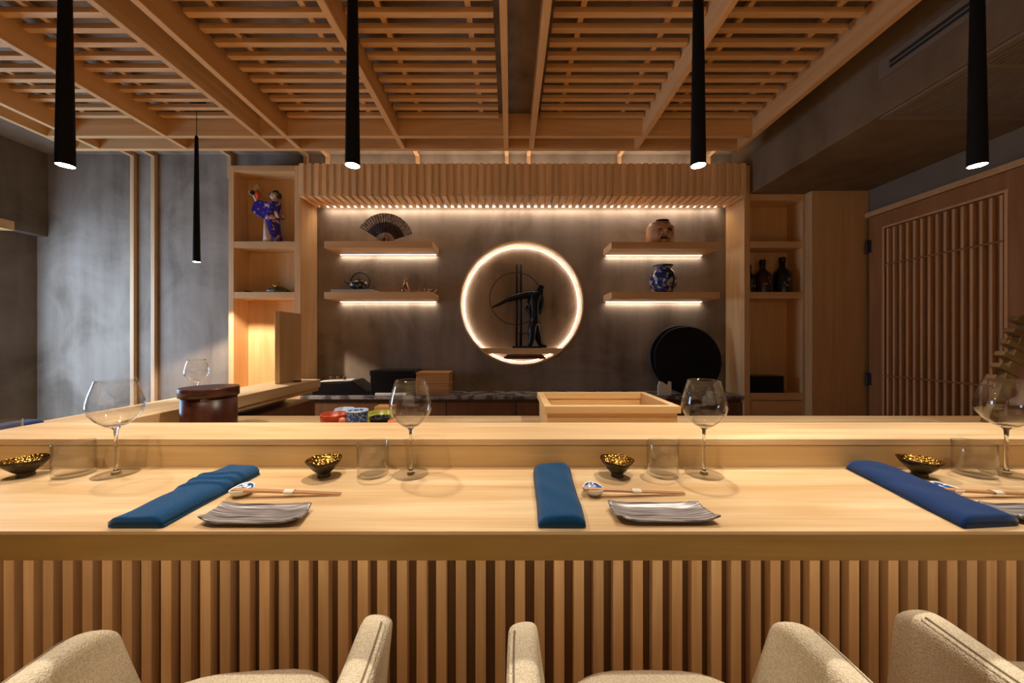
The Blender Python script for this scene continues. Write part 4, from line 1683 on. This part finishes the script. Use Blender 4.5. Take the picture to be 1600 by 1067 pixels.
# ------------------------------------------------------------------ chairs
def make_chair(loc, rotz, label):
    """local frame: +y faces the counter, z = 0 is the floor"""
    t = thing('boucle_armchair', label, 'armchair', loc, rotz, 'cream boucle armchairs at the counter')
    # shell: U-shaped wall from the left arm tip round the back to the right arm tip
    path = []
    HW, YF, YB = .222, .245, -.23
    for i in range(11):
        path.append((-HW - .005 * math.sin(i / 10 * PI), YF - (YF + .03) * i / 10, 0.))
    for i in range(1, 16):
        a = PI + PI * i / 16
        path.append((HW * math.cos(a), -.03 + (YB + .03) * -math.sin(a), 0.))
    for i in range(11):
        path.append((HW + .005 * math.sin(i / 10 * PI), -.03 + (YF + .03) * i / 10, 0.))
    n = len(path)
    bm = B()
    rows = []
    rim = []
    nz = 8
    for i, (x, y, _) in enumerate(path):
        s = min(i, n - 1 - i)
        back = max(0, min(1, (.06 - y) / .26))
        top = .600 + .17 * back ** 1.4
        tip = [.034, .007, .0][s] if s < 3 else 0
        row_ = []
        # outward normal in plan
        pm, pn = path[max(0, i - 1)], path[min(n - 1, i + 1)]
        tx, ty = pn[0] - pm[0], pn[1] - pm[1]
        l = math.hypot(tx, ty)
        nx, ny = -ty / l, tx / l
        if nx * x + ny * (y + .03) < 0:
            nx, ny = -nx, -ny
        for j in range(nz + 1):
            v = j / nz
            z = .36 + (top - tip - .36) * v
            fl = .030 * (v - .4)
            fy = 0.
            if s < 4:
                fy = .050 * (1 - v) * (1 - s / 4)
            row_.append(bm.verts.new((x + nx * fl, y + ny * fl + fy, z)))
        rim.append((row_[-1].co.copy(), Vector((nx, ny, 0))))
        rows.append(row_)
    for a, b_ in zip(rows, rows[1:]):
        for j in range(nz):
            bm.faces.new((a[j], b_[j], b_[j + 1], a[j + 1]))
    bmesh.ops.recalc_face_normals(bm, faces=bm.faces[:])
    o = obj('backrest_shell', bm, 'boucle', t, smooth=True, solid=.052, sub=2)
    bm = B()
    tube(bm, [c + nrm * .0165 + Vector((0, 0, -.009)) for c, nrm in rim[2:-2]], .003, 8)
    obj('piping', bm, 'boucle', o, smooth=True)
    bm = B()
    tube(bm, [c + nrm * .0115 + Vector((0, 0, -.0045)) for c, nrm in rim[2:-2]], .0018, 6)
    obj('seam', bm, 'seam', o, smooth=True)
    # seat cushion: rounded slab
    bm = B()
    ring = []
    for i in range(40):
        a = 2 * PI * i / 40
        c_, s_ = math.cos(a), math.sin(a)
        e = .55
        ring.append((.188 * math.copysign(abs(c_) ** e, c_), .045 + .235 * math.copysign(abs(s_) ** e, s_)))
    lv = [(.36, .90), (.372, .975), (.395, 1.0), (.43, 1.0), (.452, .975), (.466, .90), (.471, .70), (.473, .35)]
    rr = []
    for (z, f) in lv:
        rr.append([bm.verts.new((x * f, .045 + (y - .045) * f, z)) for x, y in ring])
    for a, b_ in zip(rr, rr[1:]):
        for i in range(40):
            j = (i + 1) % 40
            bm.faces.new((a[i], a[j], b_[j], b_[i]))
    bm.faces.new(rr[0][::-1])
    bm.faces.new(rr[-1])
    obj('seat_cushion', bm, 'boucle', t, smooth=True)
    bm = B()
    lathe(bm, [(0, .33), (.17, .33), (.17, .359), (0, .359)], 32)
    obj('seat_base', bm, 'wood_leg', t)
    for sx in (-1, 1):
        for sy in (-1, 1):
            bm = B()
            tube(bm, [(sx * .13, .03 + sy * .13, .335), (sx * .17, .03 + sy * .17, .0)], [.018, .011], 14)
            obj('leg', bm, 'wood_leg', t, smooth=True)
    return t


c1 = make_chair((-.464, .405, 0), .075, 'cream boucle armchair at the left, below the left napkin')
dup(c1, (.262, .405, 0), 0., 'cream boucle armchair in the middle, below the middle place setting')
dup(c1, (.985, .424, 0), -.04, 'cream boucle armchair cut by the right edge, below the right napkin')

# ------------------------------------------------------------------ light
area((-4.32, 2.27, 1.15), (-3.3, 2.75, 1.05), 52., 1.1, 1.5, (.50, .71, 1.), 'daylight_window', 170)
for (x, y) in ((-1.7, -1.1), (0., -1.3), (1.6, -1.1)):
    spot((x, y, CEIL - .03), (x, y, 0), 150., 70, .6, WARM, .04, 'bounce_fill_spot')  # added unseen spots whose floor bounce lifts the ceiling grid
area((.0, -2.5, 1.75), (.0, 0, 1.75), 10., 4.5, 1.2, (1., .74, .48), 'dining_room_fill', 170)  # added fill panel behind the camera, warms valance and front faces
area((.5, .66, DC - .056), (.5, .85, .35), 2., 4., .02, WARM, 'under_counter_led', 160)
w = bpy.data.worlds.new('world')
S.world = w
w.use_nodes = True
w.node_tree.nodes['Background'].inputs[0].default_value = (.55, .62, .75, 1)
w.node_tree.nodes['Background'].inputs[1].default_value = .05

# ------------------------------------------------------------------ camera
cam = bpy.data.cameras.new('camera')
co = bpy.data.objects.new('camera', cam)
COL.objects.link(co)
cam.sensor_width = 36.
cam.lens = 550. / 1600. * 36.
cam.shift_x = 3. / 1600.
cam.shift_y = -3.5 / 1600.
cam.clip_start = .02
co.location = (0, 0, EYE)
co.rotation_euler = (PI / 2, 0, 0)
S.camera = co

S.view_settings.view_transform = 'Standard'
S.view_settings.look = 'None'
S.view_settings.gamma = 1.
S.view_settings.use_curve_mapping = False
S.view_settings.exposure = .12
S.cycles.transparent_max_bounces = 24
S.cycles.max_bounces = 10
S.cycles.diffuse_bounces = 5
S.cycles.caustics_reflective = False
S.cycles.caustics_refractive = False
S.cycles.sample_clamp_indirect = 6.
